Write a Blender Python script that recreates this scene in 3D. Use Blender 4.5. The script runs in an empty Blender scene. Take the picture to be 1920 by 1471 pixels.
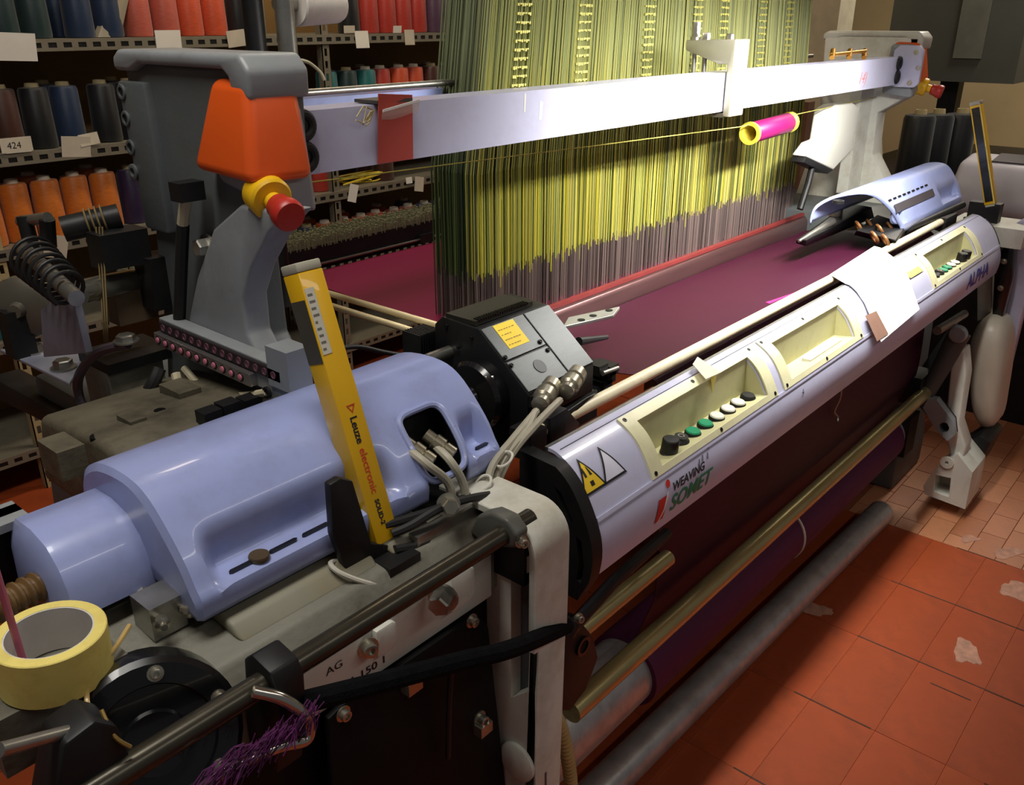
import bpy, bmesh, math, random
from mathutils import Vector, Matrix, Euler, noise
random.seed(7)
S = bpy.context.scene
COL = S.collection
# ------------------------------------------------------------------ camera
F, CX, CY, CAMH = 1650., 960., 735.5, 1.62        # focal length in pixels of the 1920x1471 frame
VPX, HOR = 2500., 33.                              # vanishing point of the loom's long axis, horizon row
PIT = math.atan((CY-HOR)/F)
AZ = math.atan((VPX-CX)/(F/math.cos(PIT)))
FH = Vector((math.cos(AZ), math.sin(AZ), 0)); RT = Vector((math.sin(AZ), -math.cos(AZ), 0))
FW = FH*math.cos(PIT)+Vector((0, 0, -math.sin(PIT))); UP = FH*math.sin(PIT)+Vector((0, 0, math.cos(PIT)))
CAM = Vector((0, 0, CAMH))
def A(u, v, X=None, Y=None, Z=None):
    """pixel of the photograph -> point on a plane of the room"""
    d = FW+RT*((u-CX)/F)-UP*((v-CY)/F)
    t = X/d.x if X is not None else Y/d.y if Y is not None else (Z-CAMH)/d.z
    return CAM+d*t
cd = bpy.data.cameras.new('camera'); cam = bpy.data.objects.new('camera', cd); COL.objects.link(cam)
cd.sensor_width = 36; cd.lens = 36*F/1920; cd.clip_start = .02; cd.clip_end = 60
cam.matrix_world = Matrix(((RT.x, UP.x, -FW.x, 0), (RT.y, UP.y, -FW.y, 0), (RT.z, UP.z, -FW.z, CAMH), (0, 0, 0, 1)))
S.camera = cam
# ------------------------------------------------------------------ light
S.view_settings.view_transform = 'Standard'; S.view_settings.look = 'None'
S.view_settings.gamma = 1; S.view_settings.use_curve_mapping = False
S.view_settings.exposure = 0.0
W = bpy.data.worlds.new('world'); S.world = W; W.use_nodes = True
W.node_tree.nodes['Background'].inputs[0].default_value = (.96, .97, 1, 1)
W.node_tree.nodes['Background'].inputs[1].default_value = .085
def area(name, loc, target, sx, sy, power, col, spread=180):
    l = bpy.data.lights.new(name, 'AREA'); l.shape = 'RECTANGLE'; l.size = sx; l.size_y = sy; l.energy = power; l.color = col
    l.spread = math.radians(spread)
    o = bpy.data.objects.new(name, l); COL.objects.link(o); o.location = loc
    z = (Vector(loc)-Vector(target)).normalized(); x = Vector((1, 0, 0)); y = z.cross(x).normalized(); x = y.cross(z)
    o.rotation_euler = Matrix((x, y, z)).transposed().to_euler()
    return o
LAMP = (2.2, .66, 1.70)
area('loom_lamp_light', (LAMP[0], LAMP[1], LAMP[2]-.03), (LAMP[0], 1.08, 1.2), 1.2, .05, 31, (1, .98, .92), 120)
area('hall_light_near', (.15, .82, 3.1), (.15, .82, 0), 1.2, .40, 31, (1, .97, .90))
area('hall_light_aisle', (5.3, .75, 3.1), (5.3, .75, 0), 1.2, .40, 44, (1, .92, .80))
area('hall_light_front', (1.6, -1.5, 3.1), (1.6, -1.5, 0), 3.2, .15, 17, (1, .97, .92))
area('hall_light_back', (2.2, 2.45, 3.1), (2.2, 2.9, .6), 1.5, .25, 24, (1, .84, .62))
area('hall_light_far', (6.2, 1.2, 3.1), (6.2, 1.2, 0), 1.2, .25, 30, (1, .88, .70))
# ------------------------------------------------------------------ materials
MATS = {}
def lin(c):
    return tuple(((x/255)/12.92 if x/255 <= .04045 else ((x/255+.055)/1.055)**2.4) for x in c)
def mat(name, rgb, rough=.5, metal=0., var=.12, scale=14., bump=.0, bscale=200., dirt=None, dscale=6., damt=.5, stretch=None, coat=0., spec=.5, trans=0., alpha=1., sheen=0.):
    if name in MATS: return MATS[name]
    m = bpy.data.materials.new(name); m.use_nodes = True; nt = m.node_tree; N = nt.nodes; Lk = nt.links
    b = N['Principled BSDF']; c = lin(rgb)
    b.inputs['Metallic'].default_value = metal; b.inputs['Roughness'].default_value = rough
    b.inputs['Coat Weight'].default_value = coat; b.inputs['Specular IOR Level'].default_value = spec
    b.inputs['Transmission Weight'].default_value = trans; b.inputs['Alpha'].default_value = alpha
    b.inputs['Sheen Weight'].default_value = sheen
    tc = N.new('ShaderNodeTexCoord'); mp = N.new('ShaderNodeMapping'); Lk.new(tc.outputs['Object'], mp.inputs[0])
    if stretch: mp.inputs['Scale'].default_value = stretch
    n = N.new('ShaderNodeTexNoise'); n.inputs['Scale'].default_value = scale; n.inputs['Detail'].default_value = 4
    Lk.new(mp.outputs[0], n.inputs['Vector'])
    r = N.new('ShaderNodeValToRGB'); r.color_ramp.elements[0].position = .3; r.color_ramp.elements[1].position = .7
    r.color_ramp.elements[0].color = tuple(x*(1-var) for x in c)+(1,); r.color_ramp.elements[1].color = tuple(min(1, x*(1+var)) for x in c)+(1,)
    Lk.new(n.outputs['Fac'], r.inputs[0]); out = r.outputs[0]
    if dirt:
        n2 = N.new('ShaderNodeTexNoise'); n2.inputs['Scale'].default_value = dscale; n2.inputs['Detail'].default_value = 8; n2.inputs['Roughness'].default_value = .7
        Lk.new(mp.outputs[0], n2.inputs['Vector'])
        r2 = N.new('ShaderNodeValToRGB'); r2.color_ramp.elements[0].position = .48; r2.color_ramp.elements[1].position = .72
        r2.color_ramp.elements[0].color = (0, 0, 0, 1); r2.color_ramp.elements[1].color = (damt,)*3+(1,)
        Lk.new(n2.outputs['Fac'], r2.inputs[0])
        mx = N.new('ShaderNodeMix'); mx.data_type = 'RGBA'; Lk.new(r2.outputs[0], mx.inputs[0]); Lk.new(out, mx.inputs[6]); mx.inputs[7].default_value = lin(dirt)+(1,)
        out = mx.outputs[2]
    Lk.new(out, b.inputs['Base Color'])
    if bump:
        n3 = N.new('ShaderNodeTexNoise'); n3.inputs['Scale'].default_value = bscale; n3.inputs['Detail'].default_value = 3; Lk.new(mp.outputs[0], n3.inputs['Vector'])
        bp = N.new('ShaderNodeBump'); bp.inputs['Strength'].default_value = bump; bp.inputs['Distance'].default_value = .002
        Lk.new(n3.outputs['Fac'], bp.inputs['Height']); Lk.new(bp.outputs[0], b.inputs['Normal'])
    MATS[name] = m; return m
def emis(name, rgb, st):
    m = bpy.data.materials.new(name); m.use_nodes = True; b = m.node_tree.nodes['Principled BSDF']
    b.inputs['Base Color'].default_value = lin(rgb)+(1,); b.inputs['Emission Color'].default_value = lin(rgb)+(1,); b.inputs['Emission Strength'].default_value = st
    return m
LAV = mat('lavender_enamel', (154, 165, 214), .28, var=.04, scale=5, dirt=(120, 118, 135), dscale=9, damt=.35, coat=.3)
LAV_LIT = mat('lit_lavender_enamel', (196, 196, 222), .3, var=.04, scale=5, dirt=(150, 145, 160), dscale=10, damt=.25, coat=.3)  # lit look of the lavender enamel put into a paler base colour
GREY = mat('grey_machine_paint', (84, 89, 90), .45, var=.10, scale=8, dirt=(80, 78, 74), dscale=7, damt=.6, bump=.15, bscale=120)
GREYL = mat('light_grey_paint', (138, 142, 145), .42, var=.08, scale=8, dirt=(105, 100, 92), dscale=7, damt=.5, bump=.1, bscale=120)
CAST = mat('dusty_cast_iron', (118, 116, 104), .6, var=.15, scale=10, dirt=(70, 62, 48), dscale=9, damt=.8, bump=.4, bscale=90)
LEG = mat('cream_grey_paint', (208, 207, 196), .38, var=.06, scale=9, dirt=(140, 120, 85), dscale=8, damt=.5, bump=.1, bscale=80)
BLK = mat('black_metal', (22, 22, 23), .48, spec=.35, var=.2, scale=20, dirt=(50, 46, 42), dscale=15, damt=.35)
BLKG = mat('black_gloss_enamel', (16, 16, 18), .25, var=.2, scale=20, coat=.3)
RUB = mat('black_rubber', (22, 22, 22), .65, var=.15)
STEEL = mat('bare_steel', (170, 168, 160), .35, .9, var=.12, scale=30, dirt=(90, 80, 65), dscale=14, damt=.4)
BRUSH = mat('brushed_plate', (64, 66, 67), .42, .5, var=.12, scale=20, stretch=(2, 30, 30))
BOLT = mat('zinc_bolt', (185, 180, 165), .3, .9, var=.1, scale=60)
ALU = mat('scuffed_aluminium', (190, 188, 186), .34, .6, var=.12, scale=22, dirt=(110, 104, 98), dscale=18, damt=.4, bump=.2, bscale=60)
BRASS = mat('brassy_steel', (196, 182, 128), .3, .75, var=.12, scale=8, stretch=(1, 8, 8))
DROD = mat('oiled_dark_rod', (74, 70, 60), .28, .7, var=.15, scale=20)
CREAM = mat('cream_plastic', (226, 222, 182), .4, var=.04, scale=10, dirt=(185, 178, 130), dscale=12, damt=.35)
WHITE = mat('white_plastic', (222, 220, 208), .35, var=.04, scale=10)
RAIL = mat('ivory_rail', (220, 208, 178), .45, var=.08, scale=20, dirt=(180, 160, 120), dscale=30, damt=.4)
ORANGE = mat('orange_plastic', (226, 88, 26), .35, var=.05, scale=8, coat=.2)
YEL = mat('yellow_plastic', (232, 182, 24), .4, var=.05)
YELB = mat('yellow_enamel', (226, 176, 22), .35, var=.06, scale=10, coat=.2)
RED = mat('red_plastic', (176, 42, 32), .4, var=.06)
GREEN = mat('green_plastic', (10, 140, 96), .35, var=.05)
PAPER = mat('white_paper', (235, 233, 225), .8, var=.03)
PAPERD = mat('aged_paper', (206, 198, 180), .8, var=.08, scale=20)
INK = mat('black_ink', (22, 22, 24), .6, var=.05)
# ------------------------------------------------------------------ mesh helpers
class MB:
    def __init__(s): s.bm = bmesh.new()
    def _add(s, vs, fs):
        v = [s.bm.verts.new(p) for p in vs]
        out = []
        for f in fs:
            try: out.append(s.bm.faces.new([v[i] for i in f]))
            except ValueError: pass
        return v, out
    def _bevel(s, vs, w, seg=2, ang=30):
        if w <= 0: return
        es = set()
        for v in vs:
            for e in v.link_edges:
                if len(e.link_faces) == 2 and e.calc_face_angle(0) > math.radians(ang): es.add(e)
        if es: bmesh.ops.bevel(s.bm, geom=list(es), offset=w, segments=seg, affect='EDGES', profile=.5, clamp_overlap=True)
    def prism(s, poly, axis, a, b, bev=0., seg=2, ang=30):
        """poly: 2-D points in the plane across axis (x: y,z / y: x,z / z: x,y), extruded from a to b"""
        def P(p, t): return {'x': (t, p[0], p[1]), 'y': (p[0], t, p[1]), 'z': (p[0], p[1], t)}[axis]
        n = len(poly)
        v, f = s._add([P(p, a) for p in poly]+[P(p, b) for p in poly],
               [list(range(n))[::-1], list(range(n, 2*n))]+[[i, (i+1) % n, n+(i+1) % n, n+i] for i in range(n)])
        bmesh.ops.recalc_face_normals(s.bm, faces=f)
        s._bevel(v, bev, seg, ang); return s
    def box(s, x0, x1, y0, y1, z0, z1, bev=0., seg=2, M=None):
        v, f = s._add([(x, y, z) for z in (z0, z1) for y in (y0, y1) for x in (x0, x1)],
               [(0, 2, 3, 1), (4, 5, 7, 6), (0, 1, 5, 4), (2, 6, 7, 3), (0, 4, 6, 2), (1, 3, 7, 5)])
        if M: bmesh.ops.transform(s.bm, matrix=M, verts=v)
        s._bevel(v, bev, seg); return s
    def hexa(s, pts, bev=0., seg=2):
        """8 corners: bottom loop then top loop"""
        v, f = s._add(pts, [(3, 2, 1, 0), (4, 5, 6, 7)]+[(i, (i+1) % 4, 4+(i+1) % 4, 4+i) for i in range(4)])
        bmesh.ops.recalc_face_normals(s.bm, faces=f)
        s._bevel(v, bev, seg); return s
    def loops(s, loops, closed=True, cap=True):
        """skin a list of equal-length vertex loops"""
        n = len(loops[0]); v = [s.bm.verts.new(p) for l in loops for p in l]; f = []
        for k in range(len(loops)-1):
            for i in range(n if closed else n-1):
                j = (i+1) % n
                f.append(s.bm.faces.new([v[k*n+i], v[k*n+j], v[(k+1)*n+j], v[(k+1)*n+i]]))
        if cap and closed:
            f.append(s.bm.faces.new(v[:n][::-1])); f.append(s.bm.faces.new(v[-n:]))
        bmesh.ops.recalc_face_normals(s.bm, faces=f); return s
    def tube(s, pts, r, n=12, cap=True, caps_r=None):
        pts = [Vector(p) for p in pts]; R = r if hasattr(r, '__len__') else [r]*len(pts)
        t0 = (pts[1]-pts[0]).normalized(); up = Vector((0, 0, 1)) if abs(t0.z) < .9 else Vector((1, 0, 0))
        nn = t0.cross(up).normalized(); L = []
        for i, p in enumerate(pts):
            t = (pts[min(i+1, len(pts)-1)]-pts[max(i-1, 0)]).normalized()
            nn = (nn-t*nn.dot(t)).normalized(); bb = t.cross(nn)
            L.append([p+(nn*math.cos(a)+bb*math.sin(a))*R[i] for a in [2*math.pi*k/n for k in range(n)]])
        return s.loops(L, True, cap)
    def lathe(s, o, ax, prof, n=20, cap=True):
        """prof: (radius, distance along ax from o)"""
        o = Vector(o); ax = Vector(ax).normalized(); u = ax.orthogonal().normalized(); w = ax.cross(u)
        return s.loops([[o+ax*h+(u*math.cos(a)+w*math.sin(a))*max(r, 1e-5) for a in [2*math.pi*k/n for k in range(n)]] for r, h in prof], True, cap)
    def ring(s, o, ax, ro, ri, h, n=28, bev=0.):
        """washer: outer radius, inner radius, thickness h along ax"""
        o = Vector(o); ax = Vector(ax).normalized(); u = ax.orthogonal().normalized(); w = ax.cross(u)
        prof = [(ri, 0), (ro-bev, 0), (ro, bev), (ro, h-bev), (ro-bev, h), (ri, h)]
        L = [[o+ax*hh+(u*math.cos(a)+w*math.sin(a))*r for a in [2*math.pi*k/n for k in range(n)]] for r, hh in prof]
        L.append(L[0]); return s.loops(L, True, False)
    def torus(s, o, ax, R, r, n=24, m=10):
        o = Vector(o); ax = Vector(ax).normalized(); u = ax.orthogonal().normalized(); w = ax.cross(u)
        L = []
        for k in range(m+1):
            b = 2*math.pi*k/m
            L.append([o+(u*math.cos(a)+w*math.sin(a))*(R+r*math.cos(b))+ax*r*math.sin(b) for a in [2*math.pi*i/n for i in range(n)]])
        return s.loops(L, True, False)
    def hexbolt(s, o, ax, r, h, washer=True):
        o = Vector(o); ax = Vector(ax).normalized()
        if washer: s.lathe(o, ax, [(r*1.35, 0), (r*1.35, h*.2)], 16)
        s.lathe(o, ax, [(r, h*.2), (r, h*.9), (r*.85, h)], 6); return s
    def capscrew(s, o, ax, r, h):
        s.lathe(o, ax, [(r*1.5, 0), (r*1.5, h*.15), (r, h*.15), (r, h*.95), (r*.9, h), (r*.55, h), (r*.5, h*.6)], 14); return s
    def mesh(s, name, ang=35):
        me = bpy.data.meshes.new(name)
        bmesh.ops.remove_doubles(s.bm, verts=s.bm.verts, dist=1e-6)
        s.bm.to_mesh(me); s.bm.free()
        for p in me.polygons: p.use_smooth = True
        me.set_sharp_from_angle(angle=math.radians(ang)); return me
    def build(s, name, m, parent=None, ang=35, label=None):
        o = bpy.data.objects.new(name, s.mesh(name, ang)); o.data.materials.append(m); COL.objects.link(o)
        if parent is not None: adopt(o, parent)
        if label: o['label'] = label
        return o
def wloc(o):
    v = Vector(o.location)
    while o.parent: o = o.parent; v = v+Vector(o.location)
    return v
def adopt(o, parent):
    o.parent = parent; o.location = Vector(o.location)-wloc(parent)
def thing(name, label, cat, loc=(0, 0, 0), group=None, kind=None):
    o = bpy.data.objects.new(name, None); COL.objects.link(o); o.location = loc; o.empty_display_size = .05
    return tag(o, label, cat, group, kind)
def tag(o, label, cat, group=None, kind=None):
    o['label'] = label; o['category'] = cat
    if group: o['group'] = group
    if kind: o['kind'] = kind
    return o
def struct(o, label=None, cat=None):
    o['kind'] = 'structure'
    if label: o['label'] = label
    if cat: o['category'] = cat
    return o
def dup(root, loc=None, rot=None, label=None, group=None, mats=None):
    r = root.copy(); COL.objects.link(r)
    if loc is not None: r.location = loc
    if rot is not None: r.rotation_euler = rot
    if label: r['label'] = label
    if group: r['group'] = group
    for ch in list(root.children):
        c = ch.copy(); COL.objects.link(c); c.parent = r
        for g in list(ch.children):
            d = g.copy(); COL.objects.link(d); d.parent = c
    return r
def spline(pts, n=6):
    """Catmull-Rom through points"""
    P = [Vector(p) for p in pts]; out = []
    for i in range(len(P)-1):
        p0, p1, p2, p3 = P[max(i-1, 0)], P[i], P[i+1], P[min(i+2, len(P)-1)]
        for k in range(n):
            t = k/n
            out.append(.5*((2*p1)+(p2-p0)*t+(2*p0-5*p1+4*p2-p3)*t*t+(3*p1-p0-3*p2+p3)*t**3))
    out.append(P[-1]); return out
def yz(px, X):
    return [(A(u, v, X=X).y, A(u, v, X=X).z) for u, v in px]
def xz(px, Y):
    return [(A(u, v, Y=Y).x, A(u, v, Y=Y).z) for u, v in px]
def text_mesh(txt, size, shear=0., bold=0., sx=1.):
    """lettering as flat mesh data: list of 2-D verts and faces"""
    c = bpy.data.curves.new('lettering', 'FONT'); c.body = txt; c.size = size; c.shear = shear; c.offset = bold; c.resolution_u = 3
    o = bpy.data.objects.new('lettering', c); COL.objects.link(o)
    bpy.context.view_layer.update()
    me = bpy.data.meshes.new_from_object(o.evaluated_get(bpy.context.evaluated_depsgraph_get()))
    V = [(v.co.x*sx, v.co.y) for v in me.vertices]; Fc = [list(p.vertices) for p in me.polygons]
    bpy.data.objects.remove(o); bpy.data.curves.remove(c); bpy.data.meshes.remove(me)
    return V, Fc
def flat(name, V, Fc, fn, m, parent, th=.0004):
    """flat print: maps 2-D shapes through fn(x, y, height) as a thin raised layer"""
    b = MB(); v0 = [b.bm.verts.new((x, y, 0)) for x, y in V]
    for f in Fc:
        try: b.bm.faces.new([v0[i] for i in f])
        except ValueError: pass
    for _ in range(5):          # fine enough to follow a curved surface
        es = [e for e in b.bm.edges if e.calc_length() > .008]
        if not es: break
        bmesh.ops.triangulate(b.bm, faces=b.bm.faces[:])
        bmesh.ops.subdivide_edges(b.bm, edges=[e for e in b.bm.edges if e.calc_length() > .008], cuts=1)
    for v in b.bm.verts: v.co = fn(v.co.x, v.co.y, th)
    return b.build(name, m, parent)
def cable(name, pts, r, m, parent=None, n=8, k=6):
    return MB().tube(spline(pts, k), r, n).build(name, m, parent)
# ------------------------------------------------------------------ the room
M_WALL = mat('ochre_wall_plaster', (150, 122, 78), .85, var=.08, scale=3, dirt=(110, 88, 56), dscale=3, damt=.5, bump=.2, bscale=60)
M_WALLR = mat('cream_wall_plaster', (176, 160, 122), .85, var=.06, scale=3, bump=.2, bscale=60)
M_JOINT = mat('dark_floor_joint', (150, 78, 50), .9, var=.2)
M_TILE = [mat('terracotta_tile_%d' % i, c, .62, spec=.22, var=.10, scale=7, dirt=(112, 54, 30), dscale=5, damt=.6, bump=.12, bscale=70)
          for i, c in enumerate([(158, 69, 33), (156, 68, 32), (160, 71, 34), (154, 68, 33)])]
M_TILE2 = [mat('pale_terracotta_tile_%d' % i, c, .5, var=.10, scale=9, dirt=(120, 84, 62), dscale=6, damt=.5, bump=.12, bscale=70)
          for i, c in enumerate([(192, 128, 90), (182, 116, 80), (172, 106, 70)])]
fl = MB().box(-3, 8.2, -2.6, 4.1, -.06, -.004).build('floor', M_JOINT)
struct(fl, 'red terracotta tiled workshop floor with worn pale patches', 'floor')
def tiles():
    cache = {}
    def tile(x0, x1, y0, y1, mats, g=.0004, gy=.0002):
        w, d = round(x1-x0, 3), round(y1-y0, 3)
        m = random.choice(mats); k = (w, d, m.name)
        if k not in cache:
            b = MB(); e = .0004; W_, D_ = w/2-g, d/2-gy
            b.loops([[(-W_, -D_, -.006), (W_, -D_, -.006), (W_, D_, -.006), (-W_, D_, -.006)],
                     [(-W_, -D_, -e), (W_, -D_, -e), (W_, D_, -e), (-W_, D_, -e)],
                     [(-W_+e, -D_+e, 0), (W_-e, -D_+e, 0), (W_-e, D_-e, 0), (-W_+e, D_-e, 0)]])
            me = b.mesh('tile', 20); me.materials.append(m); cache[k] = me
        o = bpy.data.objects.new('tile', cache[k]); COL.objects.link(o); o.parent = fl
        o.location = ((x0+x1)/2, (y0+y1)/2, random.uniform(-.0007, .0))
    # worn large slabs beside the loom, stack bond
    nx = 0; x = .855-.333
    while x < 2.75:
        y = -.42; j = 0
        while y < .88:
            tile(x, x+.333, y, y+.166, M_TILE); y += .166; j += 1
        x += .333; nx += 1
    # smaller staggered tiles further along
    r = 0; y = -.10+.006
    while y < .86:
        xx = x+(.08 if r % 2 else 0)
        if r % 2: tile(x, x+.08, y, y+.08, M_TILE2, .0016, .001)
        while xx < 4.35:
            tile(xx, xx+.16, y, y+.08, M_TILE2, .0016, .001); xx += .16
        y += .08; r += 1
tiles()
# the rest of the tiled floor, too far or too hidden to tell the tiles apart
def far_floor():
    b = MB()
    def grid(x0, x1, y0, y1, sx, sy):
        y = y0
        while y < y1-.01:
            x = x0
            while x < x1-.01:
                b.box(x+.003, min(x+sx, x1)-.003, y+.003, min(y+sy, y1)-.003, -.006, -.0005); x += sx
            y += sy
    grid(-3, 8.2, -2.6, -.43, .333, .333); grid(-3, .51, -.42, 4.0, .333, .333); grid(.522, 8.2, .91, 4.0, .333, .333); grid(4.45, 8.2, -.42, .9, .333, .333)
    o = b.build('tile', M_TILE[1], fl); o['kind'] = 'stuff'
far_floor()
M_GROUT = mat('dark_grout', (70, 46, 36), .9, var=.2)
for X, ya, yb in ((2.52, .18, .60), (2.187, .0, .58), (2.12, .26, .36), (1.854, .42, .62), (1.854, -.02, .16), (1.80, .1, .2), (1.521, .2, .38), (1.521, .5, .62), (1.188, .3, .6), (2.853, .35, .50)):
    MB().box(X-.0022, X+.0022, ya, yb, -.004, .0004).build('grout_joint', M_GROUT, fl)
# cement repair patches on the tiles
M_PATCH = mat('cement_patch', (176, 128, 106), .7, var=.25, scale=40, bump=.4, bscale=90)
def patch(u, v, rx, ry, ang, sd):
    c = A(u, v, Z=0); rnd = random.Random(sd); b = MB(); n = 26; L0 = []; L1 = []
    for k in range(n):
        a = 2*math.pi*k/n; q = 1+.16*math.sin(3*a+sd)+rnd.uniform(-.12, .12)
        px = abs(math.cos(a))**.7*math.copysign(1, math.cos(a)); py = abs(math.sin(a))**.7*math.copysign(1, math.sin(a))
        x, y = rx*px*q, ry*py*q; x, y = x*math.cos(ang)-y*math.sin(ang), x*math.sin(ang)+y*math.cos(ang)
        L0.append((c.x+x, c.y+y, -.001)); L1.append((c.x+x*.97, c.y+y*.97, .0012))
    b.loops([L0, L1]); return b.build('cement_patch', M_PATCH, fl)
for u, v, rx, ry, an, sd in [(1812, 1222, .055, .032, .3, 1), (1905, 1108, .05, .04, .2, 2), (1892, 1036, .06, .025, -.5, 3), (1818, 1010, .035, .018, -.5, 4), (1525, 1140, .03, .05, .2, 5)]:
    patch(u, v, rx, ry, an, sd)
struct(MB().box(-3, 8.2, 4.0, 4.1, 0, 3.2).build('wall_back', M_WALL), 'ochre plaster wall behind the yarn shelving', 'wall')
struct(MB().box(8.1, 8.2, -2.6, 4.0, 0, 3.2).build('wall_right', M_WALLR), 'cream plaster wall at the far end of the hall', 'wall')
struct(MB().box(-3, 8.2, -2.6, 4.1, 3.2, 3.3).build('ceiling', M_WALLR), 'pale workshop ceiling', 'ceiling')

# ------------------------------------------------------------------ the loom
loom = thing('weaving_loom', 'large rapier weaving loom with lavender covers, orange end boxes and cream control panels', 'loom', (2.1, .95, 0))
def LP(mb, name, m, parent=loom, **k): return mb.build(name, m, parent, **k)
# ---- side frames (bodies standing on the floor)
for x0, x1, nm in ((.60, .86, 'l'), (3.10, 3.42, 'r')):
    b = MB(); b.prism([(.80, 0), (1.9, 0), (1.9, .18), (1.75, .98), (1.10, .98), (.98, .93), (.86, .90), (.84, .4), (.80, .12)], 'x', x0, x1, .012)
    LP(b, 'side_frame', GREY)
b = MB().box(.86, 3.10, 1.35, 1.47, .12, .34, .01); LP(b, 'cross_beam', GREY)
b = MB().box(.86, 3.10, 1.70, 1.80, .55, .72, .01); LP(b, 'cross_beam', GREY)
# ---- upright of the left side
def upright(X0, X1, sgn):
    """X0: outer face, X1: inner face (towards the middle)"""
    lo, hi = min(X0, X1), max(X0, X1); d = hi-lo
    b = MB()
    web = [(1.07, 1.557), (1.41, 1.557), (1.395, 1.30), (1.42, 1.10), (1.45, .96), (1.08, .96), (1.10, 1.05), (1.17, 1.15), (1.175, 1.30), (1.08, 1.36)]
    x0, x1 = (lo+d*.14, hi) if sgn < 0 else (lo, hi-d*.14)
    b.prism(web, 'x', x0, x1, .006)
    o = LP(b, 'upright', GREY if sgn < 0 else LEG)  # right upright and its flange coloured cream to stand for lamplight
    b = MB().prism([(1.058, 1.518), (1.056, 1.556), (1.075, 1.576), (1.40, 1.576), (1.418, 1.565), (1.418, 1.545), (1.37, 1.545), (1.34, 1.556), (1.12, 1.556), (1.105, 1.545), (1.10, 1.518)], 'x', lo, hi, .007, 3)
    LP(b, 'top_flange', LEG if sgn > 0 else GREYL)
    xo0, xo1 = (X0, X0+d*.5) if sgn < 0 else (X0-d*.5, X0)
    b = MB().prism([(1.335, 1.53), (1.416, 1.53), (1.40, 1.30), (1.395, 1.345), (1.325, 1.345)][0:3]+[(1.325, 1.30)], 'x', min(xo0, xo1), max(xo0, xo1), .006)
    fl_ = LP(b, 'rear_flange', GREY)
    return o, fl_
up_l, fl_l = upright(.70, .80, -1)
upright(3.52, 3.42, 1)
for u, v in ((229, 172), (237, 222), (246, 276)):
    p = A(u, v, X=.70); b = MB().ring((p.x+.001, p.y, p.z), (-1, 0, 0), .012, .0075, .004, 18, .001); LP(b, 'bolt_hole_rim', GREY, fl_l)
    LP(MB().lathe((p.x+.0005, p.y, p.z), (-1, 0, 0), [(.0076, 0), (.0074, .001)], 16), 'bolt_hole', RUB, fl_l)
p = A(252, 322, X=.70); LP(MB().capscrew(p+Vector((.01, 0, 0)), (-1, 0, 0), .013, .014), 'cap_screw', GREY, fl_l)
# lower front arm sweeping down from the stop box
arm_px = [(448, 385), (540, 396), (503, 440), (470, 505), (455, 560), (462, 625), (490, 680), (522, 715), (470, 742), (380, 660), (352, 600), (368, 520), (398, 430)]
b = MB().prism(yz(arm_px, .69), 'x', .69, .735, .006, 3); arm = LP(b, 'swept_arm', GREYL)
p = A(385, 462, X=.70); LP(MB().hexbolt(p+Vector((.006, 0, 0)), (-1, 0, 0), .014, .022), 'hex_bolt', STEEL, arm)
p = A(325, 330, X=.735); LP(MB().ring(p, (-1, 0, 0), .016, .009, .012, 18, .002), 'boss', GREY, up_l)
LP(MB().lathe(p+Vector((-.004, 0, 0)), (-1, 0, 0), [(.009, 0), (.0088, .001)], 14), 'bolt_hole', RUB, up_l)
# hanging cable on the upright
cable('cable', [A(358, 345, X=.69), A(348, 380, X=.685), A(343, 420, X=.685)], .009, mat('cream_cable', (190, 180, 150), .5), loom)
cable('cable', [A(343, 420, X=.685), A(340, 500, X=.685), A(336, 600, X=.685), A(330, 640, X=.685)], .010, RUB, loom)
LP(MB().box(.66, .70, *sorted((A(352, 350, X=.69).y, A(372, 350, X=.69).y)), A(360, 372, X=.69).z, A(360, 338, X=.69).z, .004), 'cable_plug', BLK)
# blocky black limit switch behind the cable
q0, q1 = A(285, 470, X=.72), A(330, 575, X=.72)
LP(MB().box(.685, .735, q1.y, q0.y, q1.z, q0.z, .006), 'limit_switch', BLK)
# ---- stop boxes at both ends of the top beam
def stop_box(sgn, X):
    """sgn -1: left end, +1: right end; X: inner plane (at the beam end)"""
    g = lambda dx: X+sgn*dx
    b = MB().hexa([(g(-.012), 1.055, 1.355), (g(.085), 1.055, 1.385), (g(.085), 1.165, 1.405), (g(-.012), 1.165, 1.365),
                   (g(-.012), 1.075, 1.535), (g(.075), 1.075, 1.535), (g(.075), 1.155, 1.535), (g(-.012), 1.155, 1.535)], .012, 3)
    h = LP(b, 'stop_box', GREYL)
    b = MB().hexa([(g(.0), 1.040, 1.408), (g(.108), 1.040, 1.412), (g(.112), 1.185, 1.420), (g(.0), 1.185, 1.420),
                   (g(.0), 1.062, 1.538), (g(.085), 1.062, 1.542), (g(.085), 1.150, 1.545), (g(.0), 1.150, 1.542)], .016, 4)
    LP(b, 'orange_cover', ORANGE, h)
    c = Vector((g(.078), 1.048, 1.393)); ax = Vector((sgn*.18, -.95, -.26)).normalized()
    LP(MB().lathe(c, ax, [(.030, -.02), (.030, .008), (.027, .012), (.020, .012)], 28), 'yellow_collar', YEL, h)
    LP(MB().lathe(c, ax, [(.013, .008), (.013, .030)], 20), 'stem', YEL, h)
    LP(MB().lathe(c, ax, [(.014, .026), (.018, .030), (.019, .044), (.0215, .048), (.0225, .054), (.0225, .063), (.020, .067), (.0, .068)], 28), 'emergency_button', RED, h)
    return h
stop_box(-1, .785); sbr = stop_box(1, 3.40)
b = MB().prism([(1.035, 1.41), (1.05, 1.395), (1.12, 1.395), (1.135, 1.41), (1.135, 1.515), (1.118, 1.532), (1.05, 1.532), (1.035, 1.515)], 'x', 3.372, 3.388, .002); ep = LP(b, 'end_plate', LAV_LIT)
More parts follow.
